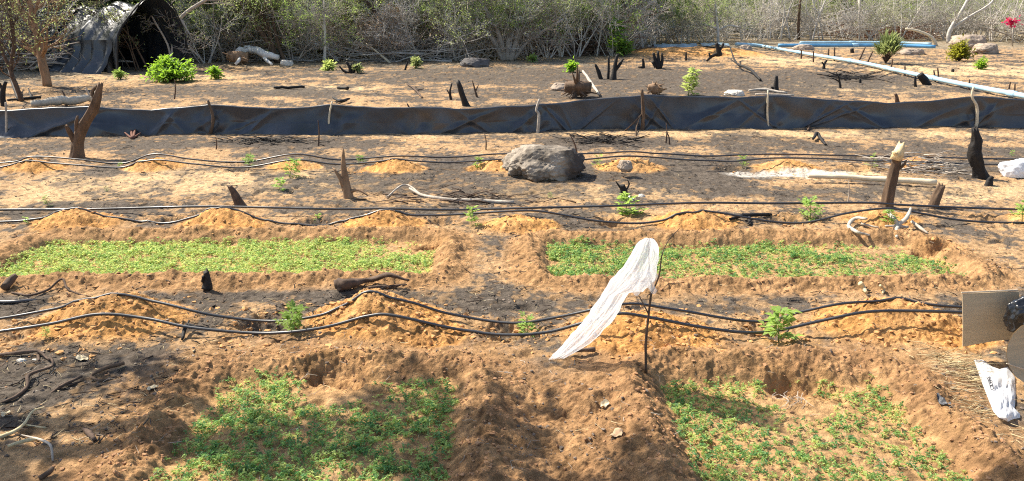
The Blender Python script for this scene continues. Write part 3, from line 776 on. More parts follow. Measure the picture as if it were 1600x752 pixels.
rock('stone', 'white scrap of stone by the black stub on the middle row', (1003, 308), 12, 7, 10, mat('white_stone', (.7, .7, .66)), 44.4, cat='stone')

# ------------------------------------------------------------ wood lying on the ground
stick('peeled_pole', 'long pale peeled pole lying behind the tall chopped stump', 'pole', [(1262, 285, .05), (1320, 286, .05), (1390, 290, .05), (1462, 296, .05)], [7, 7, 9, 9], wood_pale, n=10, rough=.12)
stick('branch', 'long grey branch with a looped end lying left of centre by the middle hose', 'branch', [(803, 318), (760, 317), (700, 314), (660, 307), (640, 300, .03)], [5, 7, 6, 5, 3], wood_grey,
      extra=[([(660, 307), (638, 297, .05), (622, 300, .04), (604, 310)], [3, 3, 3, 2])])
stick('driftwood_branch', 'charred branch with a bleached knotted head on the path below the left far bed', 'branch', [(528, 453, .03), (545, 454, .03), (575, 446, .02), (610, 441, .03), (640, 443)], [17, 15, 8, 8, 3], wood_dark,
      extra=[([(575, 452), (600, 450), (610, 452)], [7, 7, 3]), ([(600, 450), (625, 447), (636, 446)], [3, 4, 2]), ([(533, 456), (524, 449, .04)], [9, 5])], rough=.4)
stick('root', 'thin curved dark root hooked on the near ridge of the left far bed', 'root', [(18, 458), (45, 465, .01), (75, 456, .01), (98, 441, .02), (108, 455), (145, 466)], [3, 4, 4, 3, 3, 1.5], wood_dark)
stick('bark_chunk', 'curled chunk of dark bark at the left edge near the thin root', 'bark', [(8, 457, .02), (17, 448, .02), (28, 440, .03)], [13, 12, 7], wood_dark, rough=.4)
stick('pipe_offcut', 'straight dark offcut of hose lying at the left edge', 'hose offcut', [(-8, 474), (30, 473), (63, 471)], [6, 6, 5], hose_old, rough=.02)
stick('branch', 'wavy charred branch entering from the left edge over the grey ash', 'branch', [(-4, 633), (25, 624, .01), (43, 608, .01), (47, 592, .02), (82, 577, .01), (79, 562, .02)], [5, 6, 6, 6, 4, 3], wood_dark)
stick('branch', 'straight charred branch lying on the ash below the white stones', 'branch', [(-6, 557), (25, 557, .01), (60, 555, .02), (78, 566)], [5, 7, 5, 3], wood_dark, extra=[([(60, 556), (61, 565)], [5, 3])])
stick('branch', 'short straight brown stick lying alone on the ash left of the near bed', 'branch', [(70, 624), (100, 606, .01), (129, 592, .01)], [4, 6, 4], wood_dark, extra=[([(105, 604), (128, 596)], [4, 2])])
stick('branch', 'hooked brown stick folded back on itself left of the near bed', 'branch', [(195, 572, .01), (165, 582, .02), (143, 592, .01), (160, 596), (182, 590)], [6, 6, 4, 5, 3], bark, extra=[([(168, 580), (171, 588)], [3, 3])])
stick('branch', 'pale straw coloured forked stick at the left edge of the foreground', 'branch', [(0, 685), (25, 678, .01), (40, 668, .02), (52, 654, .03), (70, 643, .02)], [6, 6, 5, 4, 3], straw_m, extra=[([(40, 668, .01), (72, 670)], [4, 3])])
stick('branch', 'pale flat stick partly buried in the brown soil at lower left', 'branch', [(13, 703, .01), (45, 696, .02), (62, 690)], [5, 7, 3], straw_m)
stick('branch', 'curved bare twig bending down in the lower left corner', 'branch', [(30, 680), (60, 693, .02), (80, 705, .03), (83, 722)], [2, 4, 4, 3], wood_grey)
stick('branch', 'short thick stick in the bottom left corner', 'branch', [(62, 750), (78, 744, .01), (84, 740, .02)], [8, 9, 7], bark)
stick('bark_chunk', 'small dark bark chip lying on the outer slope of the near left bed', 'bark', [(131, 676, .01), (140, 682, .01), (148, 690)], [5, 9, 6], wood_dark)
stick('charred_stick', 'charred stick with a stubby fork lying on the nearest row below the left mound', 'branch', [(310, 519, .02), (293, 518, .03), (285, 533)], [4, 8, 4], char, extra=[([(293, 518, .03), (297, 514, .05)], [4, 3])])
stick('charred_stick', 'short charred stick lying right of the seedling on the nearest row, near the plastic film', 'branch', [(888, 556, .02), (905, 555, .02), (929, 552, .02)], [6, 5, 8], wood_dark)
stick('burnt_branch', 'arched burnt stick standing off the ground behind the fence right of centre', 'branch', [(1188, 127), (1172, 116, .10), (1150, 108, .16), (1139, 95, .42)], [4, 5, 4, 2], char, extra=[([(1150, 108, .16), (1141, 104, .2)], [3, 1.5])])
stick('burnt_log', 'short flat burnt log on the sand left of centre behind the fence', 'log', [(428, 140, .02), (450, 140, .02), (476, 139, .02)], [4, 5, 4], char)
stick('burnt_log', 'shorter burnt log piece right of the flat one behind the fence', 'log', [(528, 140, .02), (544, 141, .02)], [4, 5], char)
stick('burnt_branch', 'flat branching burnt stick behind the fence right of the pale crooked stake', 'branch', [(520, 158, .05), (533, 163, .03), (546, 160, .06)], [3, 6, 3], char)
stick('branch', 'long slender stick lying beside the pale flat stone behind the fence', 'branch', [(1170, 145, .03), (1195, 144, .03), (1230, 147)], [3, 5, 3], wood_grey, extra=[([(1180, 150, .02), (1240, 150)], [3, 3])])
stick('branch', 'dry sprawling branch on the sand left of the slim leaning post', 'branch', [(660, 154), (648, 142, .03), (636, 133, .02)], [3, 3, 2], wood_dark, extra=[([(650, 143), (662, 141, .02)], [3, 1.5])])
stick('fallen_log', 'pale fallen log lying behind the left end of the fence', 'log', [(50, 172, .06), (90, 169, .08), (135, 165, .08), (145, 160, .02)], [10, 13, 11, 5], mat('faded_log', (.50, .43, .33), .85, .25, 8, .006, 40), n=12)
stick('charred_branch', 'charred knotted branch at the right end of the middle pair of mounds', 'branch', [(1140, 346, .01), (1165, 343, .03), (1190, 340, .02), (1215, 339)], [4, 7, 6, 3], char, extra=[([(1170, 345, .02), (1172, 353)], [6, 4])])
stick('curved_branch', 'bleached hoop shaped branch below the chopped stump', 'branch', [(1353, 347, .02), (1335, 350, .04), (1325, 361, .03), (1340, 368, .02), (1362, 370)], [4, 6, 6, 5, 3], mat('bleached', (.42, .37, .30), .85, .3, 10, .003, 40))
stick('bleached_root', 'tangle of bleached branching roots below the chopped stump', 'root', [(1384, 338, .05), (1395, 352, .05), (1402, 360, .03), (1398, 369)], [6, 7, 6, 3], mat('bleached', (.62, .57, .5)),
      extra=[([(1400, 360, .03), (1415, 352, .06), (1421, 341, .08)], [6, 6, 4]), ([(1383, 358, .02), (1402, 360, .03), (1418, 360, .02)], [3, 5, 4]), ([(1424, 353, .03), (1438, 362, .02), (1450, 366)], [5, 5, 2]), ([(1345, 355, .02), (1372, 360, .02)], [4, 2]), ([(1400, 361, .02), (1401, 372)], [5, 4])])
stick('burnt_branch', 'small black burnt branch on the ash in front of the straight pale fence stake', 'branch', [(1270, 222, .03), (1276, 216, .05), (1283, 222, .02), (1290, 228)], [4, 6, 5, 3], char)
stick('dry_branch', 'little spray of dry sticks at the fence foot right of the straight pale stake', 'branch', [(1262, 205), (1268, 195, .04), (1273, 193, .06)], [3, 4, 2], wood_dark, extra=[([(1264, 204), (1261, 196, .05)], [3, 1.5])])
stick('dry_branch', 'reddish dead sprig at the fence foot right of the tall leaning stump', 'branch', [(207, 218), (205, 208, .06), (200, 205, .10)], [5, 4, 2], mat('red_twig', (.17, .08, .055), .9, .3, 9),
      extra=[([(208, 217), (214, 208, .08)], [5, 2]), ([(207, 217), (220, 213, .03)], [4, 1.5]), ([(206, 217), (196, 213, .04)], [4, 2])])
stick('dry_branch', 'pale broken twigs on the path between the two far beds and the nearest mounds', 'branch', [(1343, 449, .02), (1348, 456, .02), (1353, 462, .01)], [8, 8, 5], straw_m, extra=[([(1375, 450, .01), (1381, 455, .01), (1379, 460)], [4, 4, 3])])
# burnt twig heaps
def heap(name, label, px, py, rx, n, m, L=(.15, .5), hmax=.10, cat='twig pile', r=.006, dep=.3):
    b = top(px, py); s = scl(b.y); mb = MB(); r2 = random.Random(px)
    for i in range(n):
        x = b.x + r2.gauss(0, .5) * rx / s; y = b.y + r2.gauss(0, .5) * dep
        a = r2.uniform(-.6, .6) + (math.pi if r2.random() < .5 else 0); l = r2.uniform(*L)
        z = float(terrain(x, y)) + r2.random() ** 2 * hmax
        d = Vector((math.cos(a), math.sin(a) * .8, r2.uniform(-.25, .35))) * l
        p0 = Vector((x, y, z)); p1 = p0 + d * .5 + Vector((0, r2.uniform(-.1, .1) * l, r2.uniform(-.05, .1) * l)); p2 = p0 + d
        rr = r * r2.uniform(.5, 1.5)
        mb.tube([p0, p1, p2], [rr, rr * .8, rr * .4], 4)
    return thing_mesh(name, mb, m, b, label, cat)
heap('twig_pile', 'pile of thin grey burnt twigs between the chopped stump and the black post', 1445, 264, 70, 130, wood_grey, (.15, .45), .10)
heap('twig_pile', 'low heap of charred twigs in front of the fence right of the boulder', 940, 222, 55, 110, char, (.08, .35), .08)
heap('twig_pile', 'low heap of charred twigs in front of the fence below the brown leaning stake', 425, 222, 70, 100, char, (.08, .35), .04)
heap('twig_pile', 'flat scatter of black twigs on the ash patch below the upper blue pipe', 1325, 122, 30, 60, char, (.3, .8), .12, r=.01, dep=.8)
heap('twig_pile', 'scatter of dry twigs under the long grey branch', 720, 312, 150, 70, wood_dark, (.1, .35), .03)
heap('straw_heap', 'heap of dry straw and stalks beside the cardboard box', 1500, 582, 17, 150, straw_m, (.05, .2), .05, 'straw', .0018, .28)
heap('straw_heap', 'loose straw litter under the white sack by the box', 1530, 640, 22, 50, straw_m, (.05, .16), .02, 'straw', .0018, .2)

# uprooted clumps
def rootclump(name, label, px, py, w, h, m1, seed, n=16):
    b = top(px, py); s = scl(b.y); mb = MB(); r2 = random.Random(seed)
    c = b + Vector((0, 0, h / s * .55))
    mb.tube([c + Vector((-w / s * .3, 0, .02)), c, c + Vector((w / s * .3, .05, -.02))], [h / s * .3, h / s * .42, h / s * .28], 12, .5, seed, .03)
    for i in range(n):
        a = r2.uniform(0, 2 * math.pi); d = Vector((math.cos(a), r2.uniform(-.8, .8), math.sin(a) * .9 - .1)).normalized()
        L = w / s * r2.uniform(.3, .62)
        p1 = c + d * L * .5 + Vector((0, 0, r2.uniform(-.04, .04))); p2 = c + d * L
        p2.z = max(p2.z, b.z)
        mb.tube([c, p1, p2], [h / s * .13, h / s * .08, h / s * .02], 6, .3, i)
    return thing_mesh(name, mb, m1, b, label, 'root clump')
rootclump('uprooted_root', 'uprooted root clump with bleached limb behind the fence right of the flat tan rock', 902, 152, 66, 27, bark, 3)
stick('bleached_limb', 'bleached limb leaning on the uprooted root clump', 'branch', [(935, 152, .05), (925, 143, .14), (910, 136, .35)], [4, 5, 4], wood_grey)
rootclump('uprooted_root', 'smaller tan uprooted root clump left of the tall green shoot', 1022, 148, 34, 17, bark_tan, 9)
rootclump('uprooted_root', 'brown upturned root clump at the left end of the white uprooted trunk', 372, 101, 50, 22, bark_tan, 15, 10)
stick('uprooted_log', 'white bleached uprooted trunk lying at the foot of the thicket', 'log', [(372, 100, .30), (392, 98, .33), (415, 100, .22), (436, 101, .15)], [8, 13, 12, 8], mat('bleached_white', (.72, .68, .62), .8, .15, 4, .01, 20), extra=[([(385, 100, .3), (374, 102, .1), (368, 103)], [7, 5, 4]), ([(410, 99, .22), (418, 102, .1), (425, 103)], [6, 5, 4])], n=10)
rock('rock', 'white rounded stone at the right end of the white uprooted trunk', (446, 103), 20, 10, 16, mat('white_stone', (.72, .7, .66)), 51.1)
log('stump_stub', 'pale broken stub of a limb at the crest of the orange soil bank', 'stump', (1021, 76), [(1022, 70), (1024, 64)], [9, 7, 4], wood_grey, 8, .4, .05, extra=[((1015, 74), [(1012, 71)], [6, 4], 0)])

# ------------------------------------------------------------ plants
def add_sapling(mb, mf, h, r2, nl, L, W, kind=0):
    p = Vector((0, 0, -.01)); pts = [p]; d = Vector((r2.uniform(-.12, .12), r2.uniform(-.12, .12), 1))
    for i in range(5):
        p = p + d.normalized() * h / 5; d += Vector((r2.uniform(-.15, .15), r2.uniform(-.15, .15), 0)); pts.append(p)
    rr = max(h * .018, .0022)
    mb.tube(pts, [rr, rr * .9, rr * .8, rr * .7, rr * .5, rr * .3], 6)
    for i in range(nl):
        t = (i + .5) / nl
        q = pts[0].lerp(pts[-1], .15 + .85 * t) if False else Vector(np.array([np.interp(.12 + .88 * t, np.linspace(0, 1, 6), [a[k] for a in pts]) for k in range(3)]))
        a = i * 2.4 + r2.uniform(-.4, .4)
        out = Vector((math.cos(a), math.sin(a), r2.uniform(-.1, .65))).normalized()
        pl = L * r2.uniform(.7, 1.5) * (1.25 - .75 * t)
        tip = q + out * pl
        mb.tube([q, q.lerp(tip, .5) + Vector((0, 0, .1 * pl)), tip], [rr * .35] * 3, 3, cap=False)
        for k in range(7):
            u = .25 + .75 * k / 6; sd = -1 if k % 2 else 1
            side = out.cross(Vector((0, 0, 1))).normalized()
            dd = (out * .7 + side * sd * .9 + Vector((0, 0, r2.uniform(-.4, .3)))) if k < 6 else out
            mf.leaf(q.lerp(tip, u), dd, Vector((0, 0, 1)), W * r2.uniform(.8, 1.5), W * .62)
def sapling(name, label, px, py, hpx, nl, m, seed, spread=.32, leaf=.19, group=None, cat='sapling'):
    b = top(px, py); s = scl(b.y); h = hpx / s; r2 = random.Random(seed); h *= r2.uniform(.85, 1.1); q_ = r2.uniform(.7, 1.15); nl = max(6, int(nl * r2.uniform(.85, 1.3)))
    root = empty(name, b, label, cat, group)
    mb, mf = MB(), MB()
    add_sapling(mb, mf, h, r2, nl, h * spread * q_, h * leaf * r2.uniform(.8, 1.15))
    lean_ = Matrix.Rotation(r2.gauss(0, .16), 4, 'Y') @ Matrix.Rotation(r2.gauss(0, .12), 4, 'X')
    mb.v = [lean_ @ v for v in mb.v]; mf.v = [lean_ @ v for v in mf.v]
    mb.build('stem', mat('green_stem', (.14, .20, .05), .6, .2, 9), root); mf.build('foliage', m, root)
    return root
GS = 'young tree saplings planted in rows'
SAPS = [
 ('leafy young sapling between the two left mounds of the nearest row', 451, 517, 42, 16, leaf_sap),
 ('young sapling between the plastic film and the central near mound', 825, 527, 40, 14, leaf_sap),
 ('tallest young sapling, in the pit right of the forked stick on the nearest row', 1217, 534, 56, 17, leaf_sap),
 ('tiny sapling half hidden under the near hose at the left edge', 72, 527, 18, 10, leaf_sap),
 ('young sapling by the black stub and white scraps on the middle row', 982, 347, 42, 18, leaf_sap),
 ('feathery sapling on the middle row just above the right far bed', 1265, 345, 40, 15, leaf_sap),
 ('slender sapling on the middle row between the two central mounds', 738, 354, 32, 12, leaf_sap),
 ('low sapling on the middle row in front of the splintered stump', 495, 351, 18, 14, leaf_sap),
 ('low sapling on the middle row between the two left mounds', 270, 345, 15, 10, leaf_sap),
 ('low yellowish sapling at the foot of the chopped stump', 1388, 352, 28, 16, leaf_sap),
 ('sapling cut by the right edge on the middle row', 1597, 347, 34, 14, leaf_sap),
 ('small plant on the ground at the left behind the middle hose', 75, 322, 20, 12, leaf_olive),
 ('pale small plant at the left edge between the two middle hoses', 42, 350, 15, 9, leaf_sap),
 ('leaning bushy sapling on the far row left of the splintered stump', 452, 277, 32, 16, leaf_sap),
 ('small sapling on the far row below the leaning bushy one', 437, 297, 22, 11, leaf_sap),
 ('sapling on the far row right of the second mound', 389, 259, 20, 10, leaf_sap),
 ('thin sapling on the far row right of the bushy one', 563, 256, 16, 9, leaf_sap),
 ('sapling on the far row left of the big boulder', 746, 264, 20, 12, leaf_sap),
 ('sapling on the far row right of the big boulder', 930, 262, 22, 11, leaf_sap),
 ('sapling on the far row left of the peeled pole mound', 1160, 262, 22, 11, leaf_sap),
 ('sapling on the far row left of the chopped stump', 1362, 263, 22, 11, leaf_sap),
 ('faint tiny sapling on the far row at the left mound', 187, 262, 11, 8, leaf_sap),
 ('tiny sapling on the far row by the white sack at right', 1580, 244, 11, 9, leaf_sap),
 ('tiny olive plant on bare soil below the second far mound', 167, 299, 11, 9, leaf_olive),
 ('tiny olive plant on bare soil below the big boulder', 861, 310, 13, 8, leaf_olive),
]
for i, (lab, px, py, hp, nl, m) in enumerate(SAPS):
    sapling('sapling', lab, px, py, hp, nl, m, i + 20, group=GS)
sapling('green_shoot', 'tall bright green weed shoot rising just behind the fence', 1075, 150, 42, 30, leaf_light, 5, .20, .13, cat='weed')
sapling('green_shoot', 'tall vivid green sapling at the edge of the thicket', 963, 88, 52, 46, leaf_bush, 6, .26, .12, cat='sapling')

def bush(name, label, px, py, w, h, m, n, L, seed, upfan=False, cat='bush'):
    b = top(px, py); s = scl(b.y); W, Hh = w / s / 2, h / s; r2 = random.Random(seed)
    root = empty(name, b, label, cat)
    mb, mf = MB(), MB()
    for i in range(n):
        a = r2.uniform(0, 2 * math.pi); e = r2.uniform(.1, 1.45) if not upfan else r2.uniform(.5, 1.5)
        rad = (.75 + .35 * mn.noise(Vector((math.cos(a) * 1.5, math.sin(a) * 1.5, e + seed)))) * r2.uniform(.7, 1.1)
        tip = Vector((math.cos(a) * math.cos(e) * W * rad * 1.15, math.sin(a) * math.cos(e) * W * .8 * rad * 1.15, (.12 + .88 * math.sin(e)) * Hh * rad * 1.15))
        mid = tip * .5 + Vector((0, 0, .1 * Hh))
        mb.tube([Vector((0, 0, 0)), mid, tip], [.012, .008, .003], 4, cap=False)
        for k in range(14):
            t = r2.uniform(.45, 1.05); q = mid.lerp(tip, (t - .5) * 2) if t > .5 else mid * (t * 2)
            d = Vector((r2.gauss(0, 1), r2.gauss(0, 1), r2.gauss(.3, .8)))
            if upfan: d = (tip.normalized() * 1.5 + d * .5)
            mf.leaf(q + d * L * .3, d, Vector((0, 0, 1)), L * r2.uniform(.6, 1.5), L * (.5 if not upfan else .18))
    mb.build('branches', wood_dark, root); mf.build('foliage', m, root)
    return root
bush('green_bush', 'rounded bright green bush at the foot of the black shelter', 267, 127, 92, 33, leaf_bush, 200, .10, 1)
bush('small_bush', 'small green bush right of the rounded bright one', 337, 124, 22, 22, leaf_bush, 26, .09, 2)
bush('small_bush', 'small light green bush at the thicket foot right of the white trunk', 513, 111, 20, 16, leaf_light, 24, .10, 3)
bush('small_bush', 'little green bush between the dark rock and the burnt stems', 894, 113, 20, 17, leaf_bush, 26, .10, 4)
bush('small_bush', 'dull green small bush at the thicket foot left of the dark rock', 651, 107, 16, 16, leaf_olive, 20, .10, 5)
bush('spiky_bush', 'dark spiky bush between the two blue pipes', 1384, 99, 40, 27, leaf_olive, 60, .30, 6, True)
bush('yellow_bush', 'yellow green bush in front of the tan rock heap', 1498, 95, 42, 28, leaf_yellow, 80, .12, 7)
bush('small_bush', 'small green tuft on the sand right of the yellow bush', 1532, 109, 18, 15, leaf_bush, 22, .09, 8)
bush('small_bush', 'small dark bush beside the burnt clump of stubs', 559, 114, 16, 14, leaf_olive, 16, .08, 9)
bush('small_bush', 'little weed standing on the sand left of the green bush', 188, 124, 16, 16, leaf_green, 14, .08, 10)
bush('small_bush', 'low green bush behind the vivid green sapling at the thicket edge', 975, 86, 26, 22, leaf_green, 36, .12, 11)
bush('small_bush', 'tiny weed at the edge of the thicket below dark brushwood', 832, 98, 14, 12, leaf_green, 12, .09, 12)

# ------------------------------------------------------------ seedling beds: dense ground cover nobody could count
def seedlings(name, label, bed, dens, h, L, mats, keep, seed, rows=None):
    x0, x1, y0, y1 = bed
    n = int((x1 - x0) * (y1 - y0) * dens)
    r2 = np.random.RandomState(seed)
    X = r2.uniform(x0, x1, n); Y = r2.uniform(y0, y1, n)
    if rows:
        Y = np.where(r2.rand(n) < .6, np.round(Y / rows) * rows + r2.normal(0, .010, n), Y)
        X = np.where(r2.rand(n) < .45, np.round(X / rows) * rows + r2.normal(0, .012, n), X)
    k = keep(X, Y); sel = r2.rand(n) < k
    X, Y, K = X[sel], Y[sel], k[sel]
    Z = terrain(X, Y)
    rnd = random.Random(seed)
    V, Fc, MI = [], [], []
    for x, y, z, kk in zip(X, Y, Z, K):
        hh = h * rnd.uniform(.5, 1.35) * (.6 + .5 * kk); nl = rnd.randint(5, 9)
        lean = Vector((rnd.gauss(0, .25), rnd.gauss(0, .25), 1)).normalized()
        b0 = Vector((x, y, z)); mi = rnd.choices(range(len(mats)), [3, 4, 3][:len(mats)])[0]
        tp = b0 + lean * hh; i0 = len(V)
        V += [b0 + Vector((-.0012, 0, -.005)), b0 + Vector((.0012, 0, -.005)), tp]; Fc.append((i0, i0 + 1, i0 + 2)); MI.append(mi)
        for j in range(nl):
            a = rnd.uniform(0, 6.283); d = Vector((math.cos(a), math.sin(a), rnd.uniform(-.35, .75))).normalized()
            q = b0.lerp(tp, rnd.uniform(.35, 1)) ; l = L * rnd.uniform(.5, 1.35); w = l * rnd.uniform(.28, .46)
            sd = d.cross(Vector((rnd.gauss(0, .5), rnd.gauss(0, .5), 1))).normalized(); u = sd.cross(d)
            m_ = q + d * l * .5 + u * l * .12; e = q + d * l - Vector((0, 0, l * rnd.uniform(0, .3)))
            i0 = len(V); V += [q, m_ + sd * w * .5, e, m_ - sd * w * .5]; Fc.append((i0, i0 + 1, i0 + 2, i0 + 3)); MI.append(mi)
    me = bpy.data.meshes.new(name)
    me.from_pydata([tuple(v) for v in V], [], Fc)
    for m in mats: me.materials.append(m)
    me.polygons.foreach_set('material_index', MI)
    o = bpy.data.objects.new(name, me); COL.objects.link(o)
    return tag(o, label, 'seedlings', kind='stuff')

def clump(x, y, f, s, lo, hi): return sst(lo, hi, fbm(x * f, y * f, s, 3))
b1, b2, b3, b4 = BEDS
def edge(x, y, b, w=.05):
    return sst(0.0, w, -bed_sd(x + .03 * pn(x * 7, y * 7, 5), y + .03 * pn(x * 7, y * 7, 6), b))
def notch(x, y, px, py, r):
    c = P(px, py); return sst(r * .7, r * 1.3, np.sqrt((x - c[0]) ** 2 + (y - c[1]) ** 2))
seedlings('seedling_cover', 'dense patchy carpet of green seedlings filling the near left bed', (b1[0], b1[1], 2.3, b1[3] + .03), 2700, .029, .021, [leaf_deep, leaf_seed, leaf_light],
          lambda x, y: edge(x, y, b1) * (.36 + .64 * clump(x, y, 5.5, 201, -.3, .3)) * notch(x, y, 530, 600, .24) * (1 - .85 * (sst(.35, .05, np.abs(x - P(560, 620)[0])) * sst(3.55, 3.8, y))), 1)
seedlings('seedling_cover', 'thin scattered seedlings over bare sandy soil in the near right bed', (b2[0], b2[1], 2.3, b2[3]), 3000, .028, .020, [leaf_deep, leaf_seed, leaf_light],
          lambda x, y: edge(x, y, b2) * (.22 + .45 * clump(x, y, 6.5, 231, -.2, .35) + .3 * sst(1.15, .85, x)) * notch(x, y, 1250, 612, .2) * notch(x, y, 1330, 590, .1), 2)
seedlings('seedling_cover', 'dense fresh green seedling carpet in the left far bed', b3[:4], 2700, .033, .024, [leaf_seed, leaf_light, leaf_light],
          lambda x, y: edge(x, y, b3, .03) * (.35 + .6 * clump(x, y, 6, 261, -.4, .25)) * notch(x, y, 668, 382, .16) * (1 - .9 * sst(-1.35, -.95, x) * sst(6.15, 6.45, y)), 3)
seedlings('seedling_cover', 'seedlings sown in fine rows in the right far bed, thinning to sand at its right end', b4[:4], 2600, .035, .024, [leaf_light, leaf_seed, leaf_deep],
          lambda x, y: edge(x, y, b4, .03) * (.22 + .75 * clump(x, y, 3, 291, -.3, .2) * (.35 + .65 * sst(5.9, 6.35, y + .5 * sst(1.2, .5, x)))) * (1 - .25 * sst(2.7, 3.3, x)) * notch(x, y, 1455, 388, .25) *
          (1 - .97 * sst(2.35, 3.1, x) * sst(6.2, 6.4, y)), 4, rows=.065)

# ------------------------------------------------------------ forked stick with plastic film
b_, q_ = upright((1010, 572), [(1009, 540), (1012, 505), (1016, 470), (1018, 445), (1013, 425)])
DS = b_.y
mb = MB(); sp = smooth_path(q_, 5); mb.tube(sp, list(np.linspace(.0085, .0045, len(sp))), 8, .25, 4)
mb.tube(smooth_path([PA(1017, 462, DS), PA(1030, 430, DS + .02), PA(1034, 400, DS + .03), PA(1045, 375, DS + .05), PA(1062, 357, DS + .06)], 5), list(np.linspace(.005, .0018, 21)), 6, .2, 8)
mb.tube(smooth_path([PA(1013, 490, DS), PA(1005, 475, DS - .02), PA(998, 462, DS - .03)], 4), list(np.linspace(.004, .002, 9)), 6, .2, 8)
mb.tube(smooth_path([PA(1016, 440, DS), PA(1014, 410, DS), PA(1014, 378, DS + .01)], 4), list(np.linspace(.005, .003, 9)), 6, .2, 8)
thing_mesh('forked_stick', mb, wood_dark, b_, 'thin dark forked stick stuck upright in the soil ridge holding up the plastic film', 'stick')

def build_film():
    Lf = [(1003, 371), (990, 392), (972, 417), (952, 443), (936, 467), (918, 492), (902, 511), (886, 531), (872, 549), (858, 562)]
    Rt = [(1027, 374), (1029, 402), (1022, 437), (1003, 456), (984, 457), (968, 486), (950, 508), (930, 530), (905, 547), (880, 560)]
    base = Vector(place(868, 561)); D1 = base.y
    def fn(u, v):
        k = v * 9; i = min(int(k), 8); f = k - i
        l = np.array(Lf[i]) * (1 - f) + np.array(Lf[i + 1]) * f; r = np.array(Rt[i]) * (1 - f) + np.array(Rt[i + 1]) * f
        ph = u * 2 * math.pi; c = (l + r) / 2; hw = (r - l) / 2
        sq = math.sin(math.pi * min(1, (v + .02) / .06) / 2) if v < .04 else 1
        px = c + hw * math.cos(ph) * sq * (1 + .22 * mn.noise(Vector((v * 7, math.cos(ph) * .8, 3))) + .10 * mn.noise(Vector((v * 21, math.cos(ph), 8))))
        D = DS - .01 + (D1 - .03 - DS) * v
        w = .095 * (1 - .55 * v)
        wr = .036 * mn.noise(Vector((math.cos(ph) * 2.0, math.sin(ph) * 1.5, v * 3.0))) + .024 * mn.noise(Vector((math.cos(ph) * 5.5 + v * 2, math.sin(ph) * 5.5, v * 3.2 + 4))) + .007 * mn.noise(Vector((math.cos(ph) * 10, math.sin(ph) * 10, v * 14)))
        q = Vector(PA(px[0] + 40 * wr * math.cos(ph), px[1] + 30 * wr * math.sin(ph * 3), D - math.sin(ph) * (w + wr)))
        g = float(terrain(q.x, q.y)) + .004
        q.z = max(q.z, g)
        return q
    mb = MB(); mb.grid(fn, 120, 190, True)
    # ragged hanging tail at the stick
    def fn2(u, v):
        px = 985 + 40 * u + 3 * math.sin(v * 7); py = 425 + v * (32 + 8 * math.sin(u * 9) - 10 * abs(u - .4))
        return PA(px, py, DS - .05 + .02 * math.sin(u * 14 + v * 3) + .015 * mn.noise(Vector((u * 6, v * 4, 1))))
    mb.grid(fn2, 24, 14)
    thing_mesh('plastic_film', mb, film_m, base, 'crumpled translucent white plastic film draped from the forked stick down to the ground', 'plastic film')
    # stone holding the lower end
build_film()
rock('stone', 'small black stone weighing down the lower end of the plastic film', (871, 558), 14, 8, 9, char, 61.2, cat='stone')

# ------------------------------------------------------------ cardboard box, black bag, white sack at the right edge
def panel(mb, A, B, C, D, th, n=14, wav=.004, seed=0, curl=0.0):
    """board between corners A B (bottom) and D C (top), with thickness th"""
    A, B, C, D = map(Vector, (A, B, C, D)); nrm = (B - A).cross(D - A).normalized()
    def f(s_):
        def g(u, v):
            p = A.lerp(B, u).lerp(D.lerp(C, u), v)
            return p + nrm * (s_ * th / 2 + wav * mn.noise(p * 7 + Vector((seed, 0, 0))) + curl * (u - .5) ** 2)
        return g
    b0 = len(mb.v); mb.grid(f(1), n, n); b1_ = len(mb.v); mb.grid(f(-1), n, n)
    w = n + 1
    for i in range(n):
        for (a, c) in (((i, i + 1)), ((n * w + i, n * w + i + 1)), ((i * w, (i + 1) * w)), ((i * w + n, (i + 1) * w + n))):
            mb.f.append((b0 + a, b0 + c, b1_ + c, b1_ + a))
DB, DN = wy(562), wy(612)
xb = PA(1592, 525, DB)[0]
zg = float(terrain(xb + .2, (DB + DN) / 2)) + .01
base = Vector((xb + .2, (DB + DN) / 2, zg))
box = empty('cardboard_box', base, 'open brown cardboard box lying on its side at the right edge, flaps spread', 'box')
def sub(mb, name, m, parent, lab=None, smooth=False):
    o = mb.build(name, m, None, None, smooth); o.data.transform(Matrix.Translation(-base)); o.parent = parent
    if lab: o['label'] = lab
    return o
tb = PA(1590, 456, DB)[2]; x2 = xb + .46
mb = MB(); th = .004
panel(mb, (xb, DB, zg), (x2, DB, zg), (x2, DB, tb), (xb, DB, tb), th)              # back
panel(mb, (xb + .03, DN, zg), (x2, DN, zg), (x2, DN, tb - .03), (xb + .03, DN, tb - .06), th, seed=3)
panel(mb, (xb, DN, zg + .003), (x2, DN, zg + .003), (x2, DB, zg + .003), (xb, DB, zg + .003), th, seed=5)
panel(mb, (xb + .05, DN, tb - .004), (x2, DN, tb - .004), (x2, DB, tb - .004), (xb + .02, DB, tb - .004), th, seed=7)
panel(mb, (x2, DB, zg), (x2, DN, zg), (x2, DN, tb), (x2, DB, tb), th, seed=9)
sub(mb, 'carton', card_m, box)
mb = MB(); panel(mb, PA(1503, 541, DB - .03), PA(1595, 527, DB), PA(1590, 455, DB), PA(1502, 459, DB - .03), .005, wav=.006, seed=2, curl=.03)
fl1 = sub(mb, 'flap', card_m, box, 'large flat back flap seen from inside')
mb = MB()
mb.tube([Vector(PA(1502, 457.5, DB - .032)), Vector(PA(1545, 455.5, DB - .018)), Vector(PA(1590, 453.5, DB))], .0045, 6)
sub(mb, 'torn_edge', card_edge, fl1)
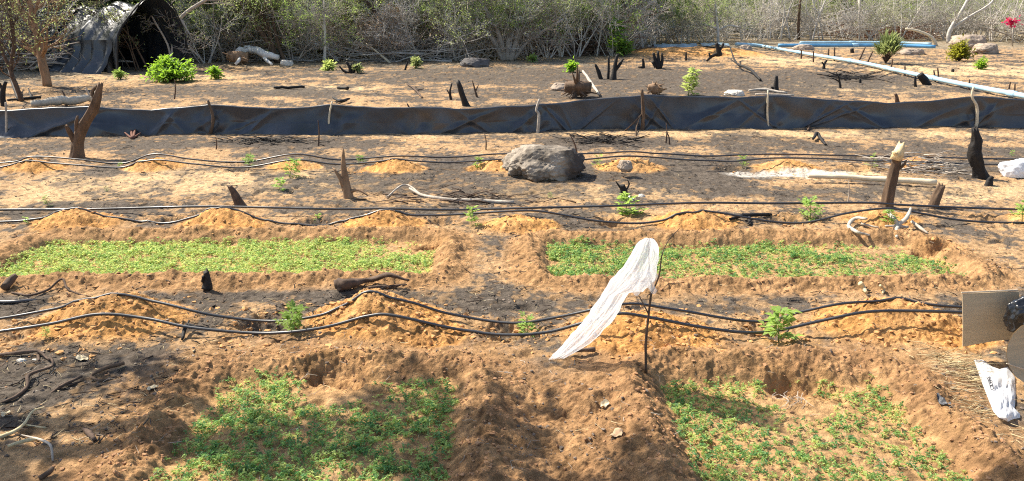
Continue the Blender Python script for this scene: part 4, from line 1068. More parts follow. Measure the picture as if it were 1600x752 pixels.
# near flap with a rounded, bent corner
mb = MB()
outl = [(1665, 515), (1612, 505), (1596, 510), (1583, 522), (1575, 538), (1573, 556), (1577, 573), (1586, 588), (1600, 598), (1665, 612)]
def nf(u, v):
    k = v * 9; i = min(int(k), 8); f = k - i
    l = np.array(outl[i]) * (1 - f) + np.array(outl[i + 1]) * f
    c = np.array((1664, 560)); p = c + (l - c) * u
    return PA(p[0], p[1], DN - .02 - .05 * u * u + .01 * math.sin(v * 5))
b0 = len(mb.v); mb.grid(nf, 14, 36); mb.grid(lambda u, v: Vector(nf(u, v)) + Vector((0, .005, 0)), 14, 36)
fl2 = sub(mb, 'flap', card_m, box, 'rounded near flap bent towards the camera', True)
mb = MB(); mb.tube([Vector(PA(1573, 568, DN - .075)), Vector(PA(1600, 577, DN - .078)), Vector(PA(1660, 580, DN - .07))], .0035, 6)
sub(mb, 'crease', card_edge, fl2)
# black bag stuffed in the box mouth
bm = bmesh.new(); bmesh.ops.create_icosphere(bm, subdivisions=5, radius=1)
for v in bm.verts:
    q = v.co.normalized(); r = 1 + .22 * mn.noise(q * 1.8) + .12 * mn.noise(q * 4.5) + .05 * abs(mn.noise(q * 9))
    v.co = Vector((q.x * .13 * r, q.y * .07 * r, q.z * .125 * r))
me = bpy.data.meshes.new('black_bag'); bm.to_mesh(me); bm.free(); me.polygons.foreach_set('use_smooth', [True] * len(me.polygons)); me.materials.append(blackbag_m)
o = bpy.data.objects.new('black_bag', me); COL.objects.link(o); o.location = Vector(PA(1612, 492, DB - .13))
tag(o, 'crumpled black plastic bag sticking out of the cardboard box', 'bag')

# white sack with printed letters
def build_sack():
    pl = [(1522, 563), (1536, 562), (1550, 573), (1562, 577), (1574, 573), (1586, 590), (1587, 615), (1586, 634), (1583, 644), (1594, 647), (1594, 653), (1583, 655), (1575, 659), (1560, 652), (1552, 643), (1543, 620), (1532, 592)]
    c = np.array((1565, 617.0)); N_ = len(pl); base = Vector(place(1565, 625))
    def out(a):
        k = a * N_; i = int(k) % N_; f = k - int(k)
        return np.array(pl[i]) * (1 - f) + np.array(pl[(i + 1) % N_]) * f
    def gpt(a_, b_):
        t_ = (a_ - 1520) / 76; w_ = (b_ - 560) / 100
        return (0, 0, z00 * (1 - t_) * (1 - w_) + z10 * t_ * (1 - w_) + z01 * (1 - t_) * w_ + z11 * t_ * w_)
    z00, z10, z01, z11 = [place(a_, b_)[2] for a_, b_ in ((1520, 560), (1596, 560), (1520, 660), (1596, 660))]
    def pos(u, v, hh=1):
        p = c + (out(u) - c) * v
        g = gpt(p[0], p[1])
        h = .006 + .045 * (1 - v ** 3) * (.45 + .55 * mn.noise(Vector((p[0] * .05, p[1] * .05, 2))) + .3) * hh
        h += .012 * mn.noise(Vector((p[0] * .16, p[1] * .07, 5))) * (1 - v ** 6) + .006 * mn.noise(Vector((p[0] * .4, p[1] * .2, 9)))
        q = Vector(P(p[0], p[1], g[2] + h)); return q
    mb = MB(); mb.grid(lambda u, v: pos(u % 1.0 if u < 1 else 0.0, v), 96, 22, True)
    o = thing_mesh('white_sack', mb, white_m, base, 'crumpled white woven sack with black printed letters lying below the cardboard box', 'sack')
    cu = bpy.data.curves.new('lettering', 'FONT'); cu.body = 'CIERRE'; cu.size = .040; cu.space_character = .95; cu.extrude = 0
    cu.offset = .0006
    t = bpy.data.objects.new('tmp', cu); COL.objects.link(t)
    bpy.context.view_layer.update()
    me = bpy.data.meshes.new_from_object(t.evaluated_get(bpy.context.evaluated_depsgraph_get())); bpy.data.objects.remove(t)
    # subdivide a little and lay the letters on the sack, reading upwards
    a = np.array((1553.0, 609.0)); b = np.array((1545.5, 588.0)); ax = (b - a)
    xs = [v.co.x for v in me.vertices]; ys = [v.co.y for v in me.vertices]; w = max(xs) - min(xs); hm = max(ys)
    from mathutils.bvhtree import BVHTree
    bv = BVHTree.FromPolygons([Vector(v.co) + o.location for v in o.data.vertices], [tuple(p.vertices) for p in o.data.polygons])
    for v in me.vertices:
        p = a + ax * ((v.co.x - min(xs)) / w) + np.array((-5.5, 1.6)) * (v.co.y / hm)
        d = Vector(ray(p[0], p[1])).normalized()
        h = bv.ray_cast(Vector((0, 0, H)), d)
        q = h[0] if h[0] else Vector(P(p[0], p[1], base.z + .05))
        v.co = q + Vector((0, -.003, .005)) - o.location
    me.materials.clear(); me.materials.append(ink_m)
    lt = bpy.data.objects.new('lettering', me); COL.objects.link(lt); lt.parent = o; lt['label'] = 'black printed word'
build_sack()
# white sack at the right edge on the far row
def lump_sack(name, label, px, py, w, h, m, seed):
    b = top(px, py); s = scl(b.y)
    bm = bmesh.new(); bmesh.ops.create_icosphere(bm, subdivisions=5, radius=1)
    for v in bm.verts:
        q = v.co.normalized(); r = 1 + .25 * mn.noise(q * 1.3 + Vector((seed, 0, 0))) + .08 * mn.noise(q * 4 + Vector((seed, 0, 0))) + .03 * mn.noise(q * 10)
        v.co = Vector((q.x * w / s / 2 * r, q.y * w / s * .3 * r, max(q.z * r, -.5) * h / s / 1.5 + h / s * .33))
    me = bpy.data.meshes.new(name); bm.to_mesh(me); bm.free(); me.polygons.foreach_set('use_smooth', [True] * len(me.polygons)); me.materials.append(m)
    o = bpy.data.objects.new(name, me); COL.objects.link(o); o.location = b
    return tag(o, label, 'sack')
lump_sack('white_sack', 'plump white sack lying at the right edge beside the black post', 1592, 275, 62, 27, white_m, 3)
# scraps
def scrap(name, label, px, py, w, h, m, seed, cat='scrap'):
    b = top(px, py); s = scl(b.y); sy = scl(b.y) ; mb = MB(); r2 = random.Random(seed)
    ang = [r2.uniform(.6, 1.1) for _ in range(12)]
    dep = (P(px, py - h / 2)[1] - P(px, py + h / 2)[1])
    def fn(u, v):
        k = u * 12 % 12; i = int(k); f = k - i; r = ang[i % 12] * (1 - f) + ang[(i + 1) % 12] * f
        a = u * 6.2832; x = math.cos(a) * w / s / 2 * r * v; y = math.sin(a) * dep / 2 * r * v
        z = float(terrain(b.x + x, b.y + y)) + .008 + .012 * abs(mn.noise(Vector((x * 30, y * 30, seed)))) * 2
        return (b.x + x, b.y + y, z)
    mb.grid(fn, 24, 6, True)
    return thing_mesh(name, mb, m, b, label, cat)
scrap('leaf_scrap', 'pale dry leaf lying on the slope left of the near left bed', 238, 609, 18, 10, straw_m if False else mat('pale_leaf', (.50, .42, .28), .8, .2, 12), 2, 'dry leaf')
scrap('plastic_scrap', 'dark scrap of plastic lying on the ridge right of the near right bed', 1472, 630, 14, 18, mat('grey_scrap', (.07, .07, .075), .5, .3, 12), 3)
scrap('plastic_scrap', 'small white scrap between the near hose and the chopped stump', 1405, 344, 18, 5, white_m, 4)
scrap('plastic_scrap', 'tiny white scrap beside the white stone by the black stub', 984, 312, 14, 6, white_m, 5)
scrap('leaf_scrap', 'pale dry leaf in the trough between the two near beds', 945, 628, 15, 7, mat('pale_leaf', (.7, .6, .4)), 6, 'dry leaf')
scrap('bark_chip', 'flat brown bark chip on the ridge between trough and right bed', 962, 683, 26, 12, mat('chip', (.42, .28, .17), .8, .25, 12), 8, 'bark chip')
scrap('leaf_scrap', 'pale dry leaf in the left corner of the foreground ash', 10, 650, 16, 9, mat('pale_leaf', (.7, .6, .4)), 9, 'dry leaf')
scrap('leaf_scrap', 'yellowish dry leaf on the ash just left of the nearest mound row', 128, 562, 22, 8, mat('pale_leaf', (.7, .6, .4)), 10, 'dry leaf')

# ------------------------------------------------------------ blue pipes
def pipe(label, pts, r, m, seg):
    q = [Vector(P(a, b, z)) for a, b, z in pts]
    q = [Vector((p.x, p.y, max(p.z, float(terrain(p.x, p.y)) + r))) for p in q]
    base = q[0]; root = empty('water_pipe', base, label, 'pipe')
    path = smooth_path(q, 10); n = len(path)
    mb = MB(); mb.tube(path, r, 14); o = mb.build('pipe_run', m, None); o.data.transform(Matrix.Translation(-base)); o.parent = root
    for k in seg:
        i = int(k * (n - 2)); a, b = Vector(path[i]), Vector(path[i + 1]); d = (b - a).normalized()
        mb = MB(); c = a.lerp(b, .5); mb.tube([c - d * .14, c - d * .12, c + d * .12, c + d * .14], [r * 1.02, r * 1.22, r * 1.22, r * 1.02], 14)
        o = mb.build('coupling', mat('pipe_collar', (.32, .52, .66), .35, .1, 3, spec=.5), None); o.data.transform(Matrix.Translation(-base)); o.parent = root
    return root
pipe('long pale blue pipe running diagonally from the thicket edge to the right side', [(1180, 70, .1), (1260, 84, .1), (1340, 97, .1), (1410, 112, .1), (1500, 131, .1), (1600, 150, .1), (1800, 186, .1), (2050, 235, .08)], .055, pipe_m, (.06, .13, .27, .38, .52, .7))
pipe('deep blue pipe lying level at the foot of the thicket on the right', [(1216, 71, .12), (1300, 71, .12), (1380, 71, .12), (1462, 73, .12)], .07, pipe_deep, (.5,))
pipe('second deep blue pipe just behind its level twin on the right', [(1250, 67, .14), (1320, 66.5, .14), (1400, 67, .14), (1455, 69, .14)], .06, pipe_m, (.4,))
pipe('whitish blue pipe end lying on the crest of the orange soil bank', [(1150, 69, .2), (1172, 70, .15), (1192, 72, .1)], .07, pipe_m, ())
for i, (px, py, w) in enumerate([(1060, 76, 52), (1115, 74, 44), (1035, 77, 30)]):
    b = Vector(place(px, py)); s = scl(b.y); mb = MB()
    def fn(u, v, px=px, w=w, b=b, s=s):
        x = (u - .5) * w / s; y = (v - .5) * .9
        return Vector((b.x + x, b.y + y, float(terrain(b.x + x, b.y + y)) + .06 + .10 * abs(mn.noise(Vector((x * 2.2, y * 3, px)))) + .10 * math.exp(-(y * 3) ** 2)))
    mb.grid(fn, 30, 14)
    thing_mesh('tarp_piece', mb, mat('grey_blue_tarp', (.22, .29, .33), .4, .3, 3, spec=.5), b, ['crumpled grey blue tarp piece in the middle of the orange bank crest', 'crumpled grey blue tarp piece nearest the blue pipe on the orange bank', 'smallest crumpled tarp piece at the left end of the orange bank'][i], 'tarp')
# stakes along the long pipe
for i, (bx, by, tx_, ty_) in enumerate([(1252, 92, 1252, 78), (1271, 97, 1271, 80), (1294, 92, 1295, 76), (1304, 95, 1304, 74), (1342, 95, 1352, 74), (1354, 100, 1364, 80), (1392, 108, 1395, 92), (1414, 120, 1414, 103), (1462, 128, 1459, 110), (1467, 124, 1465, 106), (1514, 141, 1515, 124), (1585, 146, 1586, 131), (1576, 140, 1579, 128)]):
    log('pipe_stake', 'thin dark stake driven in beside the long blue pipe', 'stake', (bx, by), [((bx + tx_) / 2, (by + ty_) / 2), (tx_, ty_)], [2.6, 2.4, 2], wood_dark, 6, .15, 0, 'thin stakes along the long blue pipe')

# ------------------------------------------------------------ black tarp shelter
def build_shelter():
    g = Vector(place(262, 110)); root = empty('tarp_shelter', g, 'black plastic tarp shelter with an arched dark opening among the trees at upper left', 'shelter')
    s = scl(g.y)
    A = Vector(place(298, 109)); wdir = Vector((-.62, -.30, 0)).normalized(); adir = Vector((-.86, .46, 0)).normalized()
    wv = Vector((-.80, -.60, 0)) * 1.95
    Wd = wv.length; Ht = 2.15; L = 3.1
    ax = Vector((-.90, .43, 0)).normalized()
    def arch(u):   # outline of the hoop, u from right foot over the top to the left foot
        K = [(0, 0), (.01, .30), (.05, .58), (.14, .82), (.28, .97), (.40, 1.0), (.55, .93), (.72, .77), (.88, .60), (.96, .48), (1.0, .25), (1.02, 0)]
        t = u * 11; i = min(int(t), 10); f = t - i; f = f * f * (3 - 2 * f) * .5 + f * .5
        return K[i][0] * (1 - f) + K[i + 1][0] * f, K[i][1] * (1 - f) + K[i + 1][1] * f
    def fn(u, v):
        w, h = arch(u); p = A + wv * (w * 1.0) + ax * L * v
        sag = 1 - .10 * math.sin(math.pi * v * 2) ** 2 - .12 * v
        z = h * Ht * sag
        n = .07 * mn.noise(Vector((p.x * 1.6, p.y * 1.6, z * .8))) + .035 * mn.noise(Vector((p.x * 6 + p.y * 3, 0, z * .7)))
        pleat = .05 * math.sin(v * 46 + 2 * mn.noise(Vector((v * 6, 0, 0)))) * (1 - h) if u > .5 else 0
        return p + Vector((0, -1, 0)) * (n + pleat) + Vector((0, 0, z + n * .4 - .05))
    mb = MB(); mb.grid(fn, 60, 120); o = mb.build('tarp_cover', tent_m, None); o.data.transform(Matrix.Translation(-g)); o.parent = root
    mb = MB()
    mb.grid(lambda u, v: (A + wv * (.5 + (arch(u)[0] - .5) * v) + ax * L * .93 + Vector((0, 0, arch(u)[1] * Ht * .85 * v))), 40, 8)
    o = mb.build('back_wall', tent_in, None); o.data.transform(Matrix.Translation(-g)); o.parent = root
    # skirt spread out at the left side
    def sk(u, v):
        p = A + wv * (1 + .22 * v * v) + ax * L * u
        z = (1 - v) * .95 * (1 - .1 * u)
        d = .07 * math.sin(u * 40 + 1.5 * mn.noise(Vector((u * 7, 0, 0)))) * (.3 + v) + .05 * mn.noise(Vector((u * 9, v * 3, 0)))
        return p + wv.normalized() * (.10 + d) + Vector((0, 0, z - .03))
    mb = MB(); mb.grid(sk, 140, 18); o = mb.build('side_skirt', tent_m, None); o.data.transform(Matrix.Translation(-g)); o.parent = root
    mb = MB()
    for v in (0.0,):
        mb.tube([A + wv * arch(u)[0] + Vector((0, 0, arch(u)[1] * Ht * (1 - .12 * v) + .02)) + ax * L * v for u in np.linspace(0, 1, 40)], .022, 8, .15)
    mb.tube([A + wv * .5 + ax * (-.25) + Vector((0, 0, Ht + .03)), A + wv * .5 + ax * L * 1.05 + Vector((0, 0, Ht * .9))], .04, 8, .2)
    o = mb.build('pole_frame', char, None); o.data.transform(Matrix.Translation(-g)); o.parent = root
build_shelter()
stick('fallen_log', 'thin pale pole lying at the foot of the black shelter', 'pole', [(116, 104, .25), (134, 109, .15), (155, 113, .05)], [3, 4, 3], wood_grey)

# ------------------------------------------------------------ thicket: shrubs and trees
RMIN = .0065
def grow(r2, W, Lf, p, d, length, r, lvl, mx, upw=.12, wig=.28, leafn=2, leafL=.06, zleaf=0.0, nk=None):
    nseg = 4 if lvl < 2 else (3 if lvl < mx else 2); pts = [p]; dirs = [d]
    for i in range(nseg):
        d = (d + Vector((r2.gauss(0, wig), r2.gauss(0, wig), r2.gauss(0, wig * .7) + upw))).normalized()
        p = p + d * length / nseg; pts.append(p); dirs.append(d)
    rr = [r * (1 - .75 * i / nseg) for i in range(nseg + 1)]
    W.tube(pts, rr, 7 if lvl == 0 else (4 if lvl == 1 else 3), cap=False)
    if lvl >= mx - 1 and leafn:
        for k in range(leafn):
            i = r2.randrange(1, nseg + 1)
            if pts[i].z > zleaf * r2.uniform(.6, 1.3):
                Lf.leaf(pts[i] + Vector((r2.gauss(0, .03), r2.gauss(0, .03), r2.gauss(0, .03))), Vector((r2.gauss(0, 1), r2.gauss(0, 1), r2.gauss(0, 1))), Vector((0, .3, 1)), leafL * r2.uniform(.6, 1.5), leafL * .6)
    if lvl < mx:
        n = (nk or [5, 5, 5, 4])[lvl]
        for k in range(n):
            t = r2.uniform(.18 if lvl else .25, 1.0) * nseg; i = min(int(t), nseg - 1)
            q = pts[i].lerp(pts[i + 1], t - i); dd = dirs[i + 1]
            a = Vector((r2.gauss(0, 1), r2.gauss(0, 1), r2.gauss(0, .6))); a = (a - dd * a.dot(dd)).normalized()
            nd = (dd * r2.uniform(.5, 1) + a * r2.uniform(.5, 1.1)).normalized()
            grow(r2, W, Lf, q, nd, length * r2.uniform(.42, .72) * (1.1 - .4 * t / nseg), max(r * (1 - .7 * t / nseg) * .55, RMIN), lvl + 1, mx, upw, wig, leafn, leafL, zleaf, nk)

def make_shrub(seed, stems, height, lean, mx, leafn, leafL, zleaf, r0, nk=None, spread=.25):
    r2 = random.Random(seed); W, Lf = MB(), MB()
    for s_ in range(stems):
        a = r2.uniform(0, 6.283); d = Vector((math.cos(a) * lean, math.sin(a) * lean, 1)).normalized()
        grow(r2, W, Lf, Vector((math.cos(a) * spread * r2.random(), math.sin(a) * spread * r2.random(), -.05)), d, height * r2.uniform(.7, 1.1), r0 * r2.uniform(.6, 1.2), 0, mx, .06, .17, leafn, leafL, zleaf, nk)
    return W, Lf
PROTO = []   # (wood MB, leaf MB, wood mat, leaf mat, kind)
specs = [ # seed stems height lean mx leafn leafL zleaf r0 wood leaf
 (1, 7, 2.6, .55, 3, 3, .055, 1.0, .030, twig_grey, leaf_olive), (2, 9, 2.2, .8, 3, 3, .05, .8, .022, twig_grey, leaf_olive),
 (3, 5, 3.2, .4, 3, 4, .06, 1.0, .038, twig_brown, leaf_olive), (4, 8, 2.4, .7, 3, 0, .05, .8, .024, twig_pale, leaf_olive),
 (5, 6, 2.8, .6, 3, 5, .06, .6, .028, twig_brown, leaf_green), (6, 10, 1.7, 1.1, 3, 1, .05, .3, .018, twig_brown, leaf_dry),
 (7, 4, 3.4, .35, 3, 3, .06, 1.3, .045, twig_pale, leaf_olive), (8, 9, 2.1, .9, 3, 0, .05, .3, .02, twig_grey, leaf_dry)]
for sp_ in specs:
    W, Lf = make_shrub(*sp_[:9], nk=[5, 5, 4, 0]); PROTO.append((W, Lf, sp_[9], sp_[10]))
LAB = ['grey many stemmed thorn shrub in the front of the thicket', 'low sprawling grey thorn shrub in the front of the thicket', 'tall brown stemmed shrub with olive leaves in the thicket',
       'leafless pale twigged shrub in the front of the thicket', 'brown shrub with fresher green leaves in the thicket', 'low wide shrub with dry brown leaves at the thicket foot',
       'tall pale stemmed slender shrub in the thicket', 'low leafless tangled grey shrub at the thicket foot']
NAMES = ['thorn_shrub', 'sprawling_shrub', 'olive_leaved_shrub', 'leafless_shrub', 'green_leaved_shrub', 'dry_leaved_shrub', 'slender_shrub', 'tangled_shrub']
SRC = {}
def shrub(k, loc, rz, s):
    if k not in SRC:
        W, Lf, wm, lm = PROTO[k]
        root = empty(NAMES[k], loc, LAB[k], 'shrub', LAB[k].replace('shrub', 'shrubs', 1)); root.rotation_euler = (0, 0, rz); root.scale = (s, s, s)
        W.build('stems', wm, root)
        if Lf.f: Lf.build('foliage', lm, root)
        SRC[k] = root
        return root
    return copy_thing(SRC[k], loc, rz, LAB[k], s)
def foot(px):   # photo row of the thicket's foot
    return np.interp(px, [-300, 0, 60, 120, 300, 360, 700, 800, 960, 1010, 1180, 1480, 1560, 1700, 2000], [118, 112, 105, 100, 104, 96, 96, 95, 88, 70, 64, 63, 66, 74, 84])
r3 = random.Random(77)
x = -260.0
while x < 1860:
    if not (95 < x < 300):
        py = foot(x) - r3.uniform(0, 3); k = r3.choices(range(8), [5, 4, 3, 3, 3, 3, 2, 4] if x < 950 else [4, 4, 1, 6, 2, 1, 4, 5])[0]
        shrub(k, place(x, py), r3.uniform(0, 6.28), r3.uniform(.75, 1.1))
    x += r3.uniform(18, 34)
x = -260.0
while x < 1860:
    py = foot(x) - r3.uniform(5, 9)
    if 95 < x < 310: py = 76 - r3.uniform(0, 6)
    shrub(r3.choices(range(8), [5, 3, 4, 3, 5, 1, 3, 2] if x < 980 else [2, 1, 2, 3, 12, 1, 4, 1])[0], place(x, py), r3.uniform(0, 6.28), r3.uniform(.9, 1.35)); x += r3.uniform(22, 40)
# deep belt of brush that reads as one mass
def belt():
    parts = {'wood': ([], [], 0), 'leaf': ([], [], 0)}
    Vw, Fw, nw, Vl, Fl, nl_ = [], [], 0, [], [], 0
    arr = []
    small = []
    for sd in range(5):
        W, Lf = make_shrub(100 + sd, 6, 3.2, .55, 2, 16, .13, .6, .03, nk=[7, 7, 0, 0]); small.append((np.array([tuple(v) for v in W.v]), np.array(W.f), np.array([tuple(v) for v in Lf.v]), np.array(Lf.f)))
    for i in range(240):
        px = r3.uniform(-420, 2020); py = foot(px) - 9 - r3.uniform(0, 1) ** .8 * 30
        py = max(py, 26)
        p = place(px, py); a = r3.uniform(0, 6.28); s = r3.uniform(1, 1.7)
        R = np.array([[math.cos(a), -math.sin(a), 0], [math.sin(a), math.cos(a), 0], [0, 0, 1]]) * s
        wv_, wf_, lv_, lf_ = small[i % 5]
        Vw.append(wv_ @ R.T + p); Fw.append(wf_ + nw); nw += len(wv_)
        Vl.append(lv_ @ R.T + p); Fl.append(lf_ + nl_); nl_ += len(lv_)
    o = np_mesh('thicket_wood', np.concatenate(Vw), np.concatenate(Fw), twig_brown); tag(o, 'grey brown tangle of stems in the deep thicket behind the clearing', 'thicket', kind='stuff')
    o = np_mesh('thicket_foliage', np.concatenate(Vl), np.concatenate(Fl), leaf_deepbrush); tag(o, 'olive foliage mass of the deep thicket behind the clearing', 'thicket', kind='stuff')
belt()

# trees one can tell apart
def tree(name, label, limbs, wm, lm, leafn, leafL, seed, zleaf=.8, kids=5, fol='crown', klen=.9):
    """limbs: list of (pixel points, widths); the first starts on the ground"""
    b = top(*limbs[0][0][0][:2]); root = empty(name, b, label, 'tree'); r2 = random.Random(seed)
    s = scl(b.y); W, C_, Lf = MB(), MB(), MB()
    for pts, ww in limbs:
        q = [Vector(PA(p[0], p[1], b.y + (p[2] if len(p) > 2 else 0))) - b for p in pts]
        path = [Vector(v) for v in smooth_path(q, 4)]
        w = np.interp(np.linspace(0, 1, len(path)), np.linspace(0, 1, len(ww)), ww) / s / 2
        W.tube(path, list(w), 9, .18, seed)
        for k in range(kids):
            t = r2.uniform(.3, 1.0) * (len(path) - 1); i = min(int(t), len(path) - 2)
            d = (path[i + 1] - path[i]).normalized() + Vector((r2.gauss(0, .7), r2.gauss(0, .7), r2.gauss(0, .5)))
            grow(r2, C_, Lf, path[i].lerp(path[i + 1], t - i), d.normalized(), klen * r2.uniform(.6, 1.4), max(w[i] * .4, .006), 1, 3, .05, .25, leafn, leafL, zleaf, [0, 5, 5, 0])
    W.build('trunk', wm, root); C_.build('branches', wm, root)
    if Lf.f: Lf.build(fol, lm, root)
    return root
tree('torn_tree', 'tree with orange torn bark trunk at the left edge in front of the shelter', [([(74, 135), (68, 105), (62, 75), (55, 40), (40, -20)], [14, 13, 11, 9, 7]), ([(62, 75), (52, 30), (66, -10)], [6, 5, 3]), ([(58, 55), (30, 20), (-10, -20)], [5, 4, 3])], bark_tan, leaf_olive, 2, .05, 1, klen=1.2, kids=9)
tree('dark_stemmed_tree', 'dark stemmed thin tree at the far left edge behind the fence', [([(34, 158), (26, 135), (17, 110), (22, 60), (10, 0)], [8, 7, 6, 5, 4]), ([(17, 112), (-4, 60), (-20, 0)], [5, 4, 3])], wood_dark, leaf_olive, 2, .05, 2, klen=1.2, kids=10)
tree('arching_tree', 'pale limbed tree arching over the right of the black shelter', [([(268, 108), (262, 70), (235, 20), (222, -30)], [4, 3.4, 2.6, 2]), ([(266, 108), (270, 60), (268, 10)], [4, 3.2, 2.4]), ([(283, 108), (276, 50), (285, 25), (318, 2), (350, -14)], [4.5, 4.5, 5, 5, 4]), ([(282, 30), (300, 60)], [4, 2])], twig_brown, leaf_olive, 1, .05, 3, klen=.9, kids=4)
tree('leaning_stems_tree', 'cluster of thin leaning pale stems before the shelter\'s side', [([(232, 110), (205, 60), (182, 35), (160, 5)], [2.6, 2.4, 2, 1]), ([(218, 110), (207, 80), (198, 40)], [2.4, 2, 1]), ([(213, 110), (200, 70), (170, 30)], [2.4, 2, 1]), ([(203, 108), (188, 82), (178, 68)], [2, 1.8, 1])], bark, leaf_olive, 2, .05, 4, klen=.7, kids=3)
tree('overhanging_tree', 'tree with an olive crown hanging over the top of the shelter', [([(92, 104), (98, 60), (110, 10), (130, -30)], [7, 6, 5, 4]), ([(100, 50), (130, 20), (180, -5)], [4, 4, 3])], twig_brown, leaf_olive, 4, .06, 5, klen=1.3, kids=13)
tree('leaning_tree', 'tree of several parallel leaning stems right of the white uprooted trunk', [([(435, 98), (415, 60), (380, 10), (360, -20)], [9, 8, 6, 5]), ([(432, 98), (420, 50), (400, 5)], [7, 6, 4]), ([(445, 98), (432, 60), (425, 20)], [6, 5, 4])], bark, leaf_olive, 3, .06, 6, klen=1.1, kids=8)
tree('vertical_stem_tree', 'slender straight grey tree left of centre in the thicket', [([(507, 98), (508, 60), (506, 20), (508, -30)], [5, 4, 3, 3])], twig_pale, leaf_olive, 2, .05, 7, kids=8)
tree('leaning_dark_tree', 'dark diagonal limbed tree in the thicket behind the pale fallen stick', [([(625, 95), (620, 65), (600, 35), (570, 0), (555, -20)], [7, 7, 6, 5, 4]), ([(600, 35), (575, 27), (552, 26)], [4, 3, 2])], wood_dark, leaf_olive, 2, .06, 8, kids=9)
tree('spreading_tree', 'large many stemmed spreading tree right of the dark rock', [([(786, 94), (770, 62), (742, 30), (715, 0), (700, -15)], [9, 8, 7, 5, 4]), ([(788, 94), (778, 50), (755, 10), (745, -15)], [9, 8, 6, 5]), ([(792, 94), (795, 50), (790, 0)], [8, 7, 5]), ([(797, 94), (812, 55), (845, 10), (860, -15)], [9, 8, 6, 5]), ([(800, 94), (806, 60), (815, 10)], [7, 6, 4]), ([(804, 92), (828, 62), (880, 30)], [6, 5, 3])], twig_brown, leaf_green, 3, .055, 9, klen=1.0, kids=7)
tree('pale_trunk_tree', 'pale twin trunked tree behind the orange soil bank', [([(1004, 76), (1000, 50), (996, 20), (986, -10)], [5, 4, 4, 3]), ([(1000, 40), (1008, 15), (1020, 0)], [4, 3, 2]), ([(983, 72), (978, 40), (980, 0)], [5, 5, 4])], twig_pale, leaf_olive, 2, .05, 10, kids=7)
tree('umbrella_tree', 'flat crowned grey thorn tree behind the orange soil bank', [([(1122, 68), (1121, 45), (1118, 15), (1116, -10)], [5, 5, 4, 3]), ([(1121, 45), (1095, 38), (1070, 42)], [3, 3, 2]), ([(1121, 48), (1140, 40), (1160, 45)], [3, 3, 2])], twig_grey, leaf_olive, 3, .05, 11, kids=9)
tree('thin_upright_tree', 'thin straight brown trunk standing behind the blue pipes', [([(1248, 62), (1248, 30), (1252, -10)], [5, 4, 3])], bark, leaf_olive, 1, .05, 12, kids=4)
tree('white_limbed_tree', 'white limbed crooked tree with a fallen fork right of the blue pipes', [([(1482, 68), (1484, 48), (1500, 22), (1515, -5)], [7, 6, 5, 4]), ([(1484, 48), (1512, 28), (1545, 8), (1560, -10)], [4, 4, 3, 3])], twig_pale, leaf_olive, 1, .05, 13, kids=6)
tree('crooked_white_sapling', 'crooked white stem rising from the brushwood behind the blue pipes', [([(1362, 62), (1352, 50), (1343, 38), (1343, 0)], [5, 4, 4, 3])], twig_pale, leaf_olive, 1, .05, 14, kids=3)
for i, (pts, ww, lab) in enumerate([([(572, 68), (590, 82), (612, 99)], [3, 4, 2], 'pale broken limb slanting in front of the dark diagonal tree')]):
    b, q = upright((pts[2][0], pts[2][1]), [pts[1], pts[0]]); mb = MB(); mb.tube(smooth_path(q, 4), list(np.linspace(.04, .02, 9)), 7, .2)
    thing_mesh('broken_limb', mb, wood_pale, b, lab, 'branch')
b, q = upright((1464, 72), [(1455, 58), (1432, 48), (1415, 45)]); mb = MB(); mb.tube(smooth_path(q, 4), list(np.linspace(.08, .04, 13)), 7, .2)
thing_mesh('broken_limb', mb, wood_pale, b, 'pale curved limb bending down to the end of the deep blue pipe', 'branch')
r4 = random.Random(12)
for i in range(46):
    px = r4.uniform(300, 1780) if i % 4 else r4.uniform(950, 1780); py = foot(px) - r4.uniform(0, 2.5); hh = r4.uniform(60, 120); ln = r4.gauss(0, 16)
    log('bare_sapling', 'thin bare pale stem standing upright at the front of the thicket', 'tree', (px, py), [(px + ln * .3 + r4.gauss(0, 3), py - hh * .4), (px + ln + r4.gauss(0, 3), py - hh)], [2.6, 2, 1], r4.choice([twig_pale, twig_grey, twig_pale]), 5, .1, 0, 'thin bare stems along the front of the thicket',
        extra=[((px + ln * .3, py - hh * .35), [(px + ln * .3 + r4.gauss(0, 10), py - hh * .6), (px + ln + r4.gauss(0, 20), py - hh * .95)], [1.8, 1.4, .8], 0), ((px + ln * .2, py - hh * .2), [(px + r4.gauss(0, 12), py - hh * .45), (px + r4.gauss(0, 24), py - hh * .7)], [1.6, 1.2, .7], 0)])
# cut brushwood behind the blue pipes
def brushwood(name, label, x0, x1, py, n, m, seed, hgt=.9):
    r2 = random.Random(seed); b = top((x0 + x1) / 2, py); mb = MB()
    for i in range(n):
        px = r2.uniform(x0, x1); p = Vector(place(px, py - r2.uniform(0, 5))); p.z += r2.random() ** 1.6 * hgt
        a = r2.choice([0, math.pi]) + r2.gauss(0, .35); L = r2.uniform(.8, 2.6)
        d = Vector((math.cos(a), math.sin(a) * .5, r2.uniform(-.15, .35))).normalized(); rr = r2.uniform(.008, .045)
        m1 = p + d * L * .5 + Vector((0, 0, r2.uniform(-.1, .15))); e = p + d * L + Vector((0, 0, r2.uniform(-.2, .1)))
        mb.tube(smooth_path([p, m1, e], 3), list(np.linspace(rr, rr * .3, 7)), 5, .2, i)
        for k in range(2):
            q = m1.lerp(e, r2.random()); mb.tube([q, q + Vector((r2.gauss(0, .4), r2.gauss(0, .3), r2.uniform(0, .5)))], [rr * .4, .004], 3, cap=False)
    return thing_mesh(name, mb, m, b, label, 'brushwood')
